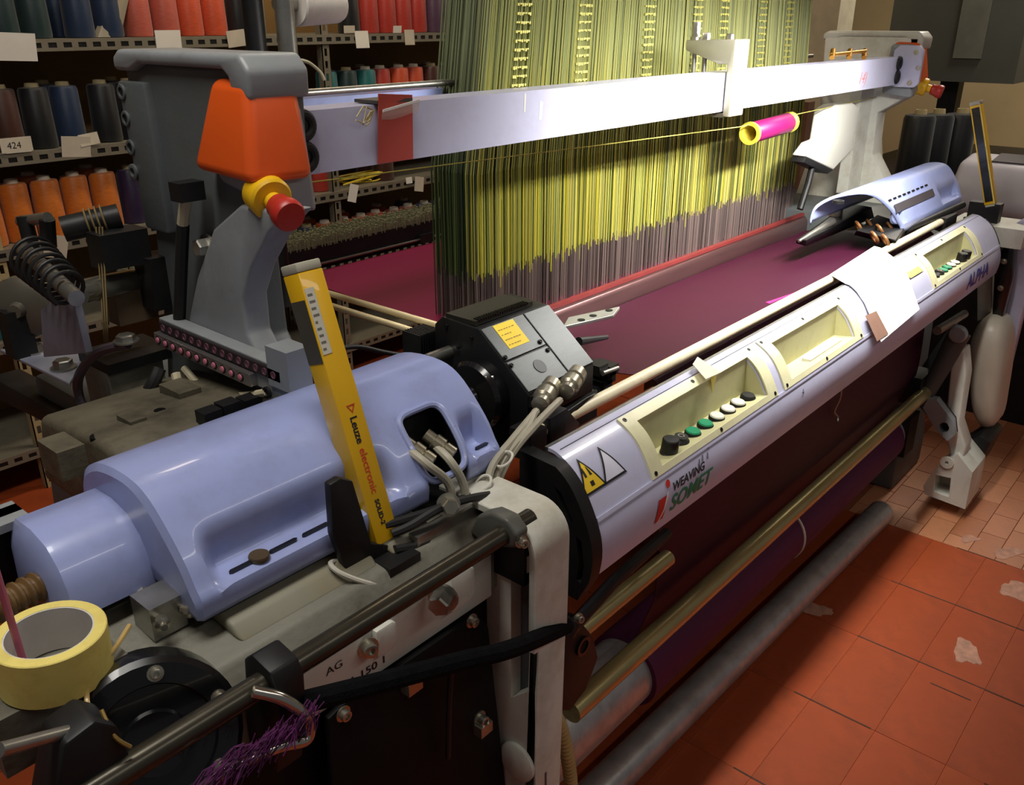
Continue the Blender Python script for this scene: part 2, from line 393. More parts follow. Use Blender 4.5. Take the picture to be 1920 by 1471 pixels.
for y, z in ((1.06, 1.51), (1.045, 1.46), (1.065, 1.41)):
    LP(MB().capscrew((3.372, y, z), (-1, 0, 0), .006, .005), 'cap_screw', BOLT, ep)
# ---- top beam
BY0, BY1, BZ0, BZ1 = 1.10, 1.165, 1.404, 1.495
beam = LP(MB().box(.79, 3.372, BY0, BY1, BZ0, BZ1, .007, 3), 'top_beam', LAV_LIT)
for zz in (1.475, 1.430):
    LP(MB().torus((.812, BY0, zz), (0, -1, 0), .0165, .0075), 'rubber_grommet', RUB, beam)
    LP(MB().lathe((.812, BY0-.001, zz), (0, -1, 0), [(.012, 0), (.0118, .001)], 18), 'grommet_hole', BLKG, beam)
    LP(MB().torus((3.335, BY0, zz), (0, -1, 0), .0165, .0075), 'rubber_grommet', RUB, beam)
    LP(MB().lathe((3.335, BY0-.001, zz), (0, -1, 0), [(.012, 0), (.0118, .001)], 18), 'grommet_hole', BLKG, beam)
M_REDPEN = mat('red_pen', (214, 120, 110), .6)
V_, F_ = text_mesh('14)', .05, .35)
flat('pen_scribble', V_, F_, lambda x, y, h: (2.98+x, BY0-h, 1.425+y), M_REDPEN, beam)
for u, v, w in ((982, 190, .004), (1010, 205, .008)):
    p = A(u, v, Y=BY0); flat('paint_chip', [(0, -.018), (w, -.02), (w*1.6, .012), (w*.5, .016)], [(0, 1, 2, 3)], lambda x, y, h: (p.x+x, BY0-h, p.z+y), PAPER, beam)
# rear beam with a rod on top
rb = LP(MB().box(.80, 3.42, 1.47, 1.53, 1.405, 1.475, .006), 'rear_beam', LAV)
LP(MB().tube([(.80, 1.45, 1.488), (3.42, 1.45, 1.488)], .007), 'rear_rod', STEEL)
for x in (.905,):
    br = LP(MB().box(x, x+.05, 1.30, 1.316, 1.43, 1.53, .004), 'rod_bracket', GREYL)
    LP(MB().lathe((x+.03, 1.30, 1.505), (0, -1, 0), [(.013, 0), (.013, .012), (.007, .012), (.006, .006)], 16), 'cap_screw', BLK, br)
    LP(MB().box(.80, .96, 1.316, 1.47, 1.43, 1.445, .003), 'bracket_foot', GREYL, br)
# clamp on the beam
CXX = 2.083
b = MB().prism([(BY0-.022, BZ0-.012), (BY0-.004, BZ0-.012), (BY0-.004, 1.515), (BY0+.02, 1.515), (BY0+.115, 1.545), (BY0+.115, 1.568), (BY0-.022, 1.572)], 'x', CXX, CXX+.075, .003)
cl = LP(b, 'beam_clamp', mat('worn_steel_plate', (176, 172, 150), .42, .5, var=.1, scale=14))
LP(MB().box(CXX, CXX+.075, BY0-.004, BY0+.05, BZ0-.014, BZ0-.004, .002), 'lower_jaw', STEEL, cl)
for y, h in ((BY0+.01, .018), (BY0+.075, .02), (BY0+.105, .045)):
    LP(MB().hexbolt((CXX+.03, y, 1.566), (0, 0, 1), .010, h), 'hex_bolt', BOLT, cl)
LP(MB().tube([(CXX+.03, BY0+.105, 1.47), (CXX+.03, BY0+.105, 1.55)], .006), 'threaded_rod', STEEL, cl)
LP(MB().tube([(CXX+.03, BY0+.075, 1.49), (CXX+.03, BY0+.075, 1.55)], .006), 'threaded_rod', STEEL, cl)
# brass valve on the beam
vb = LP(MB().tube([A(1558, 103, Y=1.12), A(1622, 96, Y=1.12)], .006), 'brass_valve', mat('brass', (190, 140, 60), .35, .9))
for u in (1560, 1592, 1620):
    LP(MB().tube([A(u, 108, Y=1.115), A(u+2, 94, Y=1.125)], .008, 10), 'valve_nut', MATS['brass'], vb)
from mathutils.geometry import tessellate_polygon
def plate_holes(mb, outer, holes, axis, a, b):
    def P(p, t): return {'x': (t, p[0], p[1]), 'y': (p[0], t, p[1]), 'z': (p[0], p[1], t)}[axis]
    loops = [outer]+holes; pts = [p for l in loops for p in l]
    tri = tessellate_polygon([[Vector((p[0], p[1], 0)) for p in l] for l in loops]); n = len(pts)
    v = [mb.bm.verts.new(P(p, a)) for p in pts]+[mb.bm.verts.new(P(p, b)) for p in pts]; f = []
    for t in tri:
        f.append(mb.bm.faces.new([v[i] for i in t])); f.append(mb.bm.faces.new([v[n+i] for i in t[::-1]]))
    k = 0
    for l in loops:
        m = len(l)
        for i in range(m): f.append(mb.bm.faces.new([v[k+i], v[k+(i+1) % m], v[n+k+(i+1) % m], v[n+k+i]]))
        k += m
    bmesh.ops.recalc_face_normals(mb.bm, faces=f); return mb
def circ(cx, cy, r, n=18): return [(cx+r*math.cos(2*math.pi*k/n), cy+r*math.sin(2*math.pi*k/n)) for k in range(n)]
# ---- rounded front cover
_p = spline([(.757, 1.004, 0), (.745, 1.003, 0), (.732, .998, 0), (.713, .987, 0), (.694, .970, 0), (.676, .943, 0), (.660, .911, 0)], 8)+spline([(.660, .911, 0), (.6505, .882, 0), (.648, .85, 0), (.653, .815, 0)], 6)[1:]
PROF = [(p.x, p.y) for p in _p]; SL = [0.]
for i in range(1, len(PROF)): SL.append(SL[-1]+math.dist(PROF[i], PROF[i-1]))
def sz(i): return SL[i]
def s_at_z(z): return next(SL[i] for i in range(8, len(PROF)) if PROF[i][1] <= z+1e-6)
S_R = SL[48]; S_END = SL[-1]
def prof(s):
    s = max(0, min(S_END, s)); i = max(0, min(len(SL)-2, next((k for k in range(len(SL)-1) if SL[k+1] >= s), len(SL)-2)))
    t = (s-SL[i])/(SL[i+1]-SL[i]); a, b = PROF[i], PROF[i+1]
    d = (b[0]-a[0], b[1]-a[1]); l = math.hypot(*d)
    return a[0]+d[0]*t, a[1]+d[1]*t, d[1]/l, -d[0]/l
def surf(x, s, off):
    y, z, ny, nz = prof(s)
    return (x, y+ny*off, z+nz*off)
def slab(mb, x0, x1, s0, s1, o0, o1):
    ss = [s0]+[s for s in SL if s0+1e-4 < s < s1-1e-4]+[s1]
    ring0 = [surf(x0, s, o1) for s in ss]+[surf(x0, s, o0) for s in ss[::-1]]
    ring1 = [surf(x1, s, o1) for s in ss]+[surf(x1, s, o0) for s in ss[::-1]]
    return mb.loops([ring0, ring1])
S_A, S_T, S_B = .020, .040, S_R-.016        # panel top, pocket top, pocket bottom
PAN = [(1.126, 1.598, 1.160, 1.560), (1.630, 2.062, 1.668, 2.022), (2.598, 3.095, 2.640, 3.050)]
X0C, X1C = .968, 3.30
b = MB(); x = X0C
for a0, a1, p0, p1 in PAN:
    slab(b, x, p0, 0, S_END, -.006, 0); slab(b, p0, p1, 0, S_T, -.006, 0); slab(b, p0, p1, S_B, S_END, -.006, 0); x = p1
slab(b, x, X1C, 0, S_END, -.006, 0)
slab(b, X0C, X1C, S_R-.0035, S_R+.0035, -.002, .0022)
cover = LP(b, 'front_cover', LAV_LIT, ang=25)
LP(MB().box(X0C, X1C, .7575, .764, .955, 1.004, .001), 'cover_back_lip', STEEL, cover)
b = MB(); slab(b, X0C+.01, X1C-.01, .0155, .0168, 0, .0006); LP(b, 'cover_seam', INK, cover)
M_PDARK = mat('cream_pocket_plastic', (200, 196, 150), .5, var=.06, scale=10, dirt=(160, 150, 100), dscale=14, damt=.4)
def panel(k):
    a0, a1, p0, p1 = PAN[k]
    b = MB(); hi = .0035
    for q in ((a0, p0, S_A, S_R-.004), (p1, a1, S_A, S_R-.004), (p0, p1, S_A, S_T), (p0, p1, S_B, S_R-.004)): slab(b, *q, -.001, hi)
    o = LP(b, 'control_panel' if k != 1 else 'storage_panel', CREAM, ang=25)
    yt, zt, _, _ = prof(S_T); yb, zb, _, _ = prof(S_B); yi, zi = .7165, zb-.008; t = .003
    b = MB()
    b.prism([(yt, zt), (yi, zi), (yi+t, zi-t), (yt+t, zt)], 'x', p0-t, p1+t)
    b.prism([(yb, zb), (yi, zi), (yi, zi-t), (yb, zb-t)], 'x', p0-t, p1+t)
    side = [surf(0, S_T+(S_B-S_T)*i/8, -.0015)[1:] for i in range(9)]+[(yi, zi)]
    b.prism(side, 'x', p0-t, p0-.0008); b.prism(side, 'x', p1+.0008, p1+t)
    LP(b, 'pocket', M_PDARK, o)
    for x, s in [(a0+.012, S_A+.008), ((a0+a1)/2, S_A+.008), (a1-.012, S_A+.008), (a0+.012, S_R-.011), ((a0+a1)/2, S_R-.011), (a1-.012, S_R-.011)]:
        P = Vector(surf(x, s, hi)); _, _, ny, nz = prof(s)
        LP(MB().lathe(P, (0, ny, nz), [(.0042, -.001), (.004, .0012), (.002, .0012), (.0018, .0003)], 12), 'panel_screw', BLK, o)
    return o, (yb, zb, yi, zi)
def floor_z(pk, y): yb, zb, yi, zi = pk; return zb+(zi-zb)*(y-yb)/(yi-yb)
pan0, pk = panel(0); pan1, pk1 = panel(1); pan2, pk2 = panel(2)
def button(o, pk, x, kind, y=.692):
    z = floor_z(pk, y); m = {'k': BLK, 'g': GREEN, 'w': WHITE, 'r': BLK, 'd': BLK}[kind]
    if kind == 'k':
        bb = LP(MB().lathe((x, y-.006, z), (0, -.1, 1), [(.0165, 0), (.0165, .002), (.0155, .003), (.015, .027), (.0135, .029), (0, .029)], 24), 'rotary_knob', BLK, o); return
    if kind == 'r':
        LP(MB().lathe((x, y, z), (0, -.1, 1), [(.016, 0), (.016, .006), (.0125, .010), (.0125, .014), (.0, .0142)], 22), 'key_switch', BLK, o)
        LP(MB().ring((x, y-.001, z+.0141), (0, -.1, 1), .0065, .004, .0008, 18), 'key_ring', STEEL, o); return
    LP(MB().lathe((x, y, z), (0, -.1, 1), [(.0155, 0), (.0155, .005), (.0145, .0065), (.0138, .0065)], 24), 'button_collar', BLK, o)
    LP(MB().lathe((x, y-.0004, z+.005), (0, -.1, 1), [(.0138, 0), (.0138, .0030), (.0125, .0048), (0, .0052)], 24), 'push_button', m, o)
for i, kd in enumerate('krggwwwd'):
    px = [(1241, 838), (1266, 820), (1289, 805), (1312, 790), (1333, 776), (1355, 763), (1374, 751), (1393, 739)][i]
    button(pan0, pk, A(px[0], px[1], Z=.928).x, kd)
for i, kd in enumerate('drggwwkk'): button(pan2, pk2, 2.70+.040*i, kd)
# oddments lying in the middle pocket
b = MB().box(1.80, 1.98, .680, .700, floor_z(pk1, .69)-.001, floor_z(pk1, .69)+.006, .002); LP(b, 'clear_ruler', WHITE, pan1)
# ---- print on the cover
def on_cover(x0, s0): return lambda x, y, h: surf(x0+x, s0-y, .0012+h)
def tri(sz_): return [(0, 0), (sz_, 0), (sz_*.5, sz_*.95)]
M_WARN = mat('warning_yellow', (238, 200, 40), .5)
def warn(px, fill):
    p = A(px[0], px[1], Y=.688); x0 = p.x; s0 = s_at_z(.948)
    w = .062; V = tri(w); c = (w/2, w*.33)
    o = flat('warning_sign', V, [(0, 1, 2)], on_cover(x0, s0), INK, cover, .0004)
    V2 = [(c[0]+(a-c[0])*.80, c[1]+(b_-c[1])*.80) for a, b_ in V]
    flat('sign_field', V2, [(0, 1, 2)], on_cover(x0, s0), fill, o, .0008)
    if fill is M_WARN: flat('sign_symbol', [(.027, .010), (.036, .010), (.036, .018), (.027, .018), (.022, .026), (.027, .026), (.027, .042), (.022, .038), (.034, .026), (.040, .026), (.036, .040), (.034, .042)], [(0, 1, 2, 3), (4, 5, 6, 7), (8, 9, 10, 11)], on_cover(x0, s0), INK, o, .0011)
warn((1085, 890), M_WARN); warn((1125, 868), mat('sign_pale', (214, 214, 230), .5))
def logo():
    M_R = mat('logo_red', (206, 50, 44), .45); M_G = mat('logo_green', (24, 130, 92), .45)
    p = A(1224, 968, Y=.655); x0 = p.x-.006; s0 = S_R+.074
    f0 = on_cover(x0, s0); f = lambda x, y, h: f0(x*.86, y*.86, h)
    e = flat('logo_emblem', [(0, 0), (.030, 0), (.043, .046), (.013, .046)], [(0, 1, 2, 3)], f, M_R, cover, .0004)
    flat('logo_dot', [(.052+.0075*math.cos(a*.5236), .066+.0085*math.sin(a*.5236)) for a in range(12)], [list(range(12))], f, M_R, e, .0004)
    arc = [(.006, -.004), (.010, -.004), (.032, .018), (.049, .052), (.044, .051), (.028, .020)]
    flat('logo_swoosh', arc, [(0, 1, 2, 5), (5, 2, 3, 4)], f, PAPER, e, .0008)
    V, Fc = text_mesh('WEAVING', .024, .25, .0006, 1.15); flat('lettering', V, Fc, lambda x, y, h: f(.064+x, .044+y, h), INK, cover, .0004)
    V, Fc = text_mesh('SOMET', .046, .25, .0008, 1.12); flat('lettering', V, Fc, lambda x, y, h: f(.054+x, .004+y, h), M_G, cover, .0004)
    for i, (dx, dy) in enumerate(((.185, .062), (.205, .06), (.215, .078), (.245, .085), (.17, .058))):
        flat('ink_smudge', [(0, 0), (.004, 0), (.008, .012), (.004, .013)], [(0, 1, 2, 3)], lambda x, y, h: f(dx+x, dy+y, h), mat('worn_ink', (90, 88, 100), .6), cover, .0004)
logo()
V, Fc = text_mesh('ALPHA', .062, .15, .001, 1.25)
p = A(1808, 546, Y=.652); flat('lettering', V, Fc, lambda x, y, h: surf(p.x+x, S_R+.068-y, .0012+h), mat('logo_blue', (40, 60, 150), .45), cover)
V, Fc = text_mesh('4', .02, .2); flat('lettering', V, Fc, lambda x, y, h: surf(1.70+x, S_R+.03-y, .0012+h), INK, cover)
# black slotted end disc of the cover
def end_disc():
    ysz = [(.79, 1.0)]+[(prof(s)[0]-.004, prof(s)[1]+.002) for s in [S_END*k/20 for k in range(3, 21)]]+[(.67, .775), (.74, .78), (.79, .86)]
    slot1 = [(.722, .962), (.708, .955), (.683, .915), (.690, .908), (.712, .94)]; slot2 = [(.677, .890), (.666, .885), (.660, .845), (.664, .81), (.673, .812), (.670, .85)]
    b = plate_holes(MB(), ysz, [slot1, slot2], 'x', X0C-.030, X0C-.004); o = LP(b, 'end_disc', BLK)
    LP(MB().prism([(.78, .99), (.70, .945), (.672, .89), (.667, .80), (.78, .80)], 'x', X0C-.012, X0C-.008), 'disc_backing', mat('olive_grey_plate', (104, 101, 88), .5), o)
end_disc()
LP(MB().prism([(.79, .99)]+[(prof(s)[0]+.001, prof(s)[1]) for s in [S_END*k/12 for k in range(2, 13)]]+[(.79, .82)], 'x', X1C, X1C+.016, .002), 'end_disc', BLK)
# ---- breast rail, cloth path
LP(MB().tube([(1.0, .803, 1.006), (3.08, .803, 1.006)], .0115, 16), 'breast_rail', RAIL)
LP(MB().box(.97, 1.34, .766, .80, .962, .978, .003), 'guide_plate', mat('rust_red_plate', (150, 66, 44), .5))
LP(MB().box(3.08, 3.2, .785, .83, .985, 1.02, .008), 'rail_holder', BLK); LP(MB().box(.96, 1.0, .785, .83, .97, 1.02, .006), 'rail_holder', BLK)
M_CLOTH = mat('magenta_satin', (52, 4, 30), .5, var=.05, scale=6, bump=.1, bscale=900, spec=.3)
M_CLOTHD = mat('purple_cloth', (78, 12, 56), .7, var=.08, scale=5, bump=.2, bscale=600)
def sheet(path, x0, x1, th, nx=1):
    """closed thin sheet following a YZ path"""
    P = [Vector((0, y, z)) for y, z in path]; n = len(P); up_, dn = [], []
    for i in range(n):
        t = (P[min(i+1, n-1)]-P[max(i-1, 0)]).normalized(); nr = Vector((0, -t.z, t.y))
        up_.append(P[i]+nr*th/2); dn.append(P[i]-nr*th/2)
    ring = up_+dn[::-1]
    return MB().loops([[(x0+(x1-x0)*k/nx, p.y, p.z) for p in ring] for k in range(nx+1)])
path = [(p.y, p.z) for p in spline([(0, 1.228, .925), (0, 1.0, .958), (0, .835, .983), (0, .813, .982), (0, .799, .965), (0, .790, .90), (0, .778, .70), (0, .772, .52), (0, .79, .44), (0, .82, .352)], 6)]
fab = sheet(path, 1.36, 3.03, .0016).build('woven_cloth', M_CLOTH); tag(fab, 'wide magenta satin cloth running from the reed over the ivory rail', 'cloth')
# loose cloth flap by the rail
q = A(1465, 560, Z=.99)
fp = MB().hexa([(q.x-.03, q.y-.02, q.z-.002), (q.x+.17, q.y-.035, q.z), (q.x+.16, q.y-.03+.03, q.z+.001), (q.x-.02, q.y+.03, q.z-.001),
           (q.x-.03, q.y-.02, q.z), (q.x+.17, q.y-.035, q.z+.002), (q.x+.16, q.y, q.z+.003), (q.x-.02, q.y+.03, q.z+.001)]).build('cloth_offcut', mat('bright_magenta_cloth', (176, 24, 100), .5, bump=.1))
fp.location.z -= .011
tag(fp, 'small folded magenta cloth offcut lying against the ivory rail', 'cloth')
# sley with reed, red top strip
SX0, SX1 = 1.30, 3.05
sl = LP(MB().prism([(1.232, .918), (1.232, .955), (1.240, .970), (1.264, .972), (1.275, .95), (1.275, .86), (1.24, .86)], 'x', SX0, SX1, .003), 'sley', mat('brown_sheen_metal', (92, 64, 64), .32, .7, var=.1, scale=6, stretch=(1, 6, 6)))
LP(MB().box(SX0, SX1, 1.248, 1.262, .972, .981, .002), 'reed_cap', mat('red_strip', (100, 32, 31), .5), sl)
# warp sheet running back
wp = sheet([(1.28, .930), (1.48, .955), (1.97, .968)], 1.38, 3.14, .002).build('warp_sheet', mat('magenta_warp', (120, 8, 58), .55, var=.06, scale=60, stretch=(40, 1, 1), spec=.3)); tag(wp, 'taut sheet of magenta warp threads behind the hanging harness', 'warp')
for dx, z in ((-.03, .972), (-.06, .955)):
    LP(MB().tube([(1.37+dx, 1.20, z), (1.37+dx, 1.86, z)], .008), 'temple_rod', mat('cream_rod', (206, 190, 150), .4))
# warp stop motion: black box with a bed of grey droppers
ws = LP(MB().box(.95, 3.2, 1.985, 2.10, .97, 1.035, .004), 'warp_stop_box', BLK)
M_DROP = mat('dropper_pins', (150, 148, 118), .5, .4, var=.3, scale=200)
b = MB()
for i in range(420):
    x = .96+i*.0053
    for j in range(9):
        y = 1.99+j*.0125+random.uniform(-.003, .003); h = random.uniform(.012, .03)
        b.box(x-.0012, x+.0012, y-.004, y+.004, 1.03, 1.035+h)
dr = LP(b, 'dropper_bed', M_DROP, ws); dr['kind'] = 'stuff'
LP(MB().tube([(1.36, 1.98, .985), (2.3, 1.98, .985)], .004), 'lease_rod', STEEL, ws)
p = A(785, 452, Z=.98); LP(MB().box(p.x, p.x+.06, p.y-.01, p.y+.03, .972, 1.0, .004), 'rod_clip', BLK, ws)
# ------------------------------------------------------------------ jacquard harness
HX0, HX1, HY0, HY1 = 1.432, 3.16, 1.345, 1.475
def harness():
    def attr_mat(name, rough):
        m = bpy.data.materials.new(name); m.use_nodes = True; nt = m.node_tree; b = nt.nodes['Principled BSDF']; b.inputs['Roughness'].default_value = rough
        a = nt.nodes.new('ShaderNodeAttribute'); a.attribute_name = 'cord'; nt.links.new(a.outputs['Color'], b.inputs['Base Color']); return m
    mc, mh = attr_mat('harness_cord', .6), attr_mat('heddle_wire', .45)
    ya, yb = [lin(c) for c in ((214, 200, 66), (200, 190, 62), (206, 204, 110), (176, 178, 76), (222, 212, 110), (150, 142, 44))], [lin(c) for c in ((96, 82, 80), (80, 68, 66), (112, 96, 90), (62, 52, 50))]
    gr = [lin(c) for c in ((60, 84, 40), (84, 104, 48), (110, 120, 56), (46, 62, 30))]
    ROWS, NX = 8, 560
    VC, FC, CC, VH, FH, CH = [], [], [], [], [], []
    def thread(V, Fc, Cc, pts, r, col):
        k = len(V)
        for (x, y, z) in pts:
            for a in (0, 2.094, 4.189): V.append((x+r*math.cos(a+.5), y+r*math.sin(a+.5), z))
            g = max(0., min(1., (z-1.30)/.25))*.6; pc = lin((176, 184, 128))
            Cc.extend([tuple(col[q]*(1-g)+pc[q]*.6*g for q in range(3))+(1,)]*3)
        for i in range(len(pts)-1):
            for j in range(3):
                a, b = k+3*i+j, k+3*i+(j+1) % 3
                Fc.append((a, b, b+3, a+3))
    TOPZ = 2.24
    for r in range(ROWS):
        y0 = HY0+(HY1-HY0)*r/(ROWS-1)
        for i in range(NX):
            x = HX0+(HX1-HX0)*(i+random.uniform(-.3, .3)+(r % 3)/3)/NX
            t = (x-HX0)/(HX1-HX0); y = y0+random.uniform(-.004, .004)
            zend = 1.066+random.uniform(-.014, .014)-(.05*random.random() if random.random() < .04 else 0)
            band = .5+.5*math.sin(x*23+.7*math.sin(x*9))
            col = random.choice(gr) if (t < .03 and r > 1) or random.random() < .10+.16*band+.04*r else random.choice(ya)  # left rear rows turn dark green, shade painted into their colour
            f = random.uniform(.36, .66); col = (col[0]*f, col[1]*f, col[2]*f, 1)
            dx = .20*(1-t)**1.3*(TOPZ-1.28)*random.uniform(.95, 1.05); dy = .05*(TOPZ-1.28)
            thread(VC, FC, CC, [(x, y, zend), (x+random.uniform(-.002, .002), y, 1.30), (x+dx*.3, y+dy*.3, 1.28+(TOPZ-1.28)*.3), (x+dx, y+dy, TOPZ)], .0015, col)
            ch = random.choice(yb); f = random.uniform(.7, 1.1)
            thread(VH, FH, CH, [(x, y, .935), (x, y, zend+.004)], 0.0014, (ch[0]*f, ch[1]*f, ch[2]*f, 1))
    out = []
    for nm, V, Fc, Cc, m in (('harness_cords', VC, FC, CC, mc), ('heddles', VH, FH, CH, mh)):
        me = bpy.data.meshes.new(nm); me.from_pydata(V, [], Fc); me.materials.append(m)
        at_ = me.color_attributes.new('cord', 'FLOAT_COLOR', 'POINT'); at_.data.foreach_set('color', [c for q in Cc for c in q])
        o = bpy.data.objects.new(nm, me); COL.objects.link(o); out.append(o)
    return out
hc, hd = harness()
hroot = thing('jacquard_harness', 'curtain of yellow green harness cords ending in dark heddles above the cloth', 'harness', (2.3, 1.41, .935))
for o in (hc, hd): adopt(o, hroot); o['kind'] = 'stuff'
cb = MB().box(HX0, HX1+.1, 1.36, 1.60, 2.23, 2.26, .004).build('comber_board', mat('varnished_board', (120, 84, 50), .5), hroot)
for x in (1.42, 3.26):
    MB().box(x-.02, x+.02, 1.46, 1.50, 2.26, 3.2, .003).build('hanger_post', GREY, hroot)
b = MB(); rk = random.Random(9)
for xc in (1.56, 1.80, 2.10, 2.36, 2.52, 2.78, 2.98):
    t = (xc-HX0)/(HX1-HX0)
    for k in range(26):
        z = 1.48+k*.0185; x = xc+.20*(1-t)**1.3*(z-1.28); y = HY0+.05*(z-1.28)-.003
        for j in range(7):
            xx = x-.022+j*.0072+rk.uniform(-.001, .001); b.box(xx-.0028, xx+.0028, y-.003, y+.002, z+rk.uniform(-.002, .002)-.002, z+.003)
kr = b.build('knot_rows', mat('waxed_knots', (170, 164, 84), .6, var=.2, scale=80), hroot); kr['kind'] = 'stuff'
# weft spool threaded on a taut cord under the beam
cdp = [A(803, 304, Y=1.19), A(1100, 272, Y=1.19), A(1385, 238, Y=1.19), A(1560, 196, Y=1.19)]
zs = [p.z for p in cdp]
cord = MB().tube([(.80, 1.19, cdp[0].z), (cdp[2].x, 1.19, cdp[2].z), (3.44, 1.19, cdp[3].z)], .0012, 6).build('guide_cord', mat('yellow_yarn', (190, 180, 80), .7), loom)
s0, s1 = A(1406, 250, Y=1.19), A(1480, 229, Y=1.19); ax = (s1-s0).normalized(); L_ = (s1-s0).length
sp = thing('weft_spool', 'yellow spool wound with magenta yarn hanging on the cord', 'spool', s0)
MB().lathe(s0, ax, [(.022, -.004), (.032, -.004), (.032, .006), (.026, .010), (.025, L_-.01), (.031, L_-.006), (.031, L_+.004), (.022, L_+.004), (.0215, .02), (.022, -.004)], 28, False).build('bobbin', mat('yellow_card', (224, 206, 70), .5), sp)
MB().lathe(s0, ax, [(.0255, .012), (.0295, .018), (.0295, L_-.018), (.0255, L_-.012)], 28, False).build('magenta_winding', mat('magenta_yarn', (122, 8, 76), .45, var=.15, scale=30, stretch=(60, 1, 1)), sp)
# red tag hanging on the beam
tg = thing('red_tag', 'red card tag taped to the front of the lavender beam', 'tag', (.955, 1.09, 1.40))
t0 = A(710, 300, Y=1.095); t1 = A(779, 290, Y=1.095)
MB().hexa([(t0.x, 1.0965, 1.405), (t1.x-.004, 1.0965, 1.405), (t1.x-.004, 1.0985, 1.405), (t0.x, 1.0985, 1.405), (t0.x+.002, 1.088, 1.512), (t1.x-.006, 1.090, 1.506), (t1.x-.006, 1.092, 1.506), (t0.x+.002, 1.090, 1.512)]).build('card', mat('red_card', (186, 72, 60), .6, var=.08), tg)
MB().hexa([(t0.x+.008, 1.0935, 1.462), (t1.x+.008, 1.0925, 1.478), (t1.x+.008, 1.0930, 1.478), (t0.x+.008, 1.0940, 1.462), (t0.x+.008, 1.0885, 1.486), (t1.x+.008, 1.0875, 1.496), (t1.x+.008, 1.0880, 1.496), (t0.x+.008, 1.0890, 1.486)]).build('clear_tape', mat('clear_tape', (235, 225, 215), .15, alpha=.35), tg)
MB().hexa([(t0.x+.008, 1.087, 1.484), (t1.x+.006, 1.0865, 1.495), (t1.x+.006, 1.088, 1.495), (t0.x+.008, 1.0885, 1.484), (t0.x+.008, 1.0868, 1.488), (t1.x+.006, 1.0862, 1.499), (t1.x+.006, 1.0878, 1.499), (t0.x+.008, 1.0882, 1.488)]).build('tape_edge', PAPER, tg)
MB().box(t0.x, t1.x-.006, 1.09, 1.145, 1.4965, 1.5015).build('tag_fold', mat('dark_tape', (56, 52, 46), .5), tg)
kn = MB()
for k in range(7):
    a = random.uniform(-1, 1); p = Vector((t0.x-.006, 1.092, 1.488)); kn.tube([p, p+Vector((-.02+.012*a, -.004, .012*random.uniform(-1.6, 1))), p+Vector((-.03+.02*a, -.003, -.03*random.random()))], .0012, 5)
kn.build('string_knot', mat('straw_string', (196, 180, 130), .7), tg)
# ------------------------------------------------------------------ left end
def ss(a, b, x): t = max(0, min(1, (x-a)/(b-a))); return t*t*(3-2*t)
def end_cover(name, xa, xb, mirror, m, hole=None, ysc=1., skew=0., open_end=False):
    """lavender end cover with a stepped ledge; xa outer end, xb inner end"""
    full = [(1.015, 1.07), (1.010, 1.105), (.995, 1.125), (.96, 1.143), (.91, 1.150), (.868, 1.147), (.842, 1.135), (.822, 1.118), (.803, 1.098), (.786, 1.077), (.773, 1.054), (.764, 1.039), (.766, 1.015)]
    rec = [(1.015, 1.07), (1.010, 1.105), (.995, 1.125), (.96, 1.143), (.91, 1.150), (.868, 1.147), (.842, 1.135), (.822, 1.118), (.806, 1.098), (.806, 1.058), (.796, 1.046), (.766, 1.043), (.766, 1.015)]
    n = 96; b = MB(); f = []; rows = []
    L = abs(xb-xa); sg = 1 if xb > xa else -1
    for i in range(n+1):
        d = L*i/n; x = xa+sg*d
        w = max(ss(.022, .048, d)*(1-ss(.285, .315, d)), ss(L-.062, L-.045, d)*(1-ss(L-.022, L-.010, d)))
        e = min(d, L-d); q = 1-math.sqrt(max(0, 1-(1-min(e/.006, 1))**2)); row = []
        for (fy, fz), (ry, rz) in zip(full, rec):
            y, z = fy+(ry-fy)*w, fz+(rz-fz)*w
            z -= q*.007*(1 if z > 1.03 else 0); y += (q*.006 if y < .88 else -q*.006)
            y = 1.0-(1.0-y)*ysc
            row.append(Vector((x+skew*(1-y)*d/L, y, z)))
        row = spline(row, 3); rows.append(row)
    V = [[b.bm.verts.new(p) for p in r] for r in rows]
    for i in range(n):
        for j in range(len(rows[0])-1):
            c = (rows[i][j]+rows[i+1][j+1])/2
            if hole and hole[0] < c.x < hole[1] and hole[2] < c.y < hole[3]: continue
            f.append(b.bm.faces.new([V[i][j], V[i][j+1], V[i+1][j+1], V[i+1][j]]))
    for r in ((V[0],) if open_end else (V[0], V[-1])): f.append(b.bm.faces.new(r if r is V[-1] else r[::-1]))
    bmesh.ops.recalc_face_normals(b.bm, faces=f)
    o = b.build(name, m, loom, ang=28)
    md = o.modifiers.new('thickness', 'SOLIDIFY'); md.thickness = .004; md.offset = -1
    return o
HOLE = (.716, .798, .762, .824)
lc = end_cover('end_cover', .372, .868, False, LAV, HOLE)
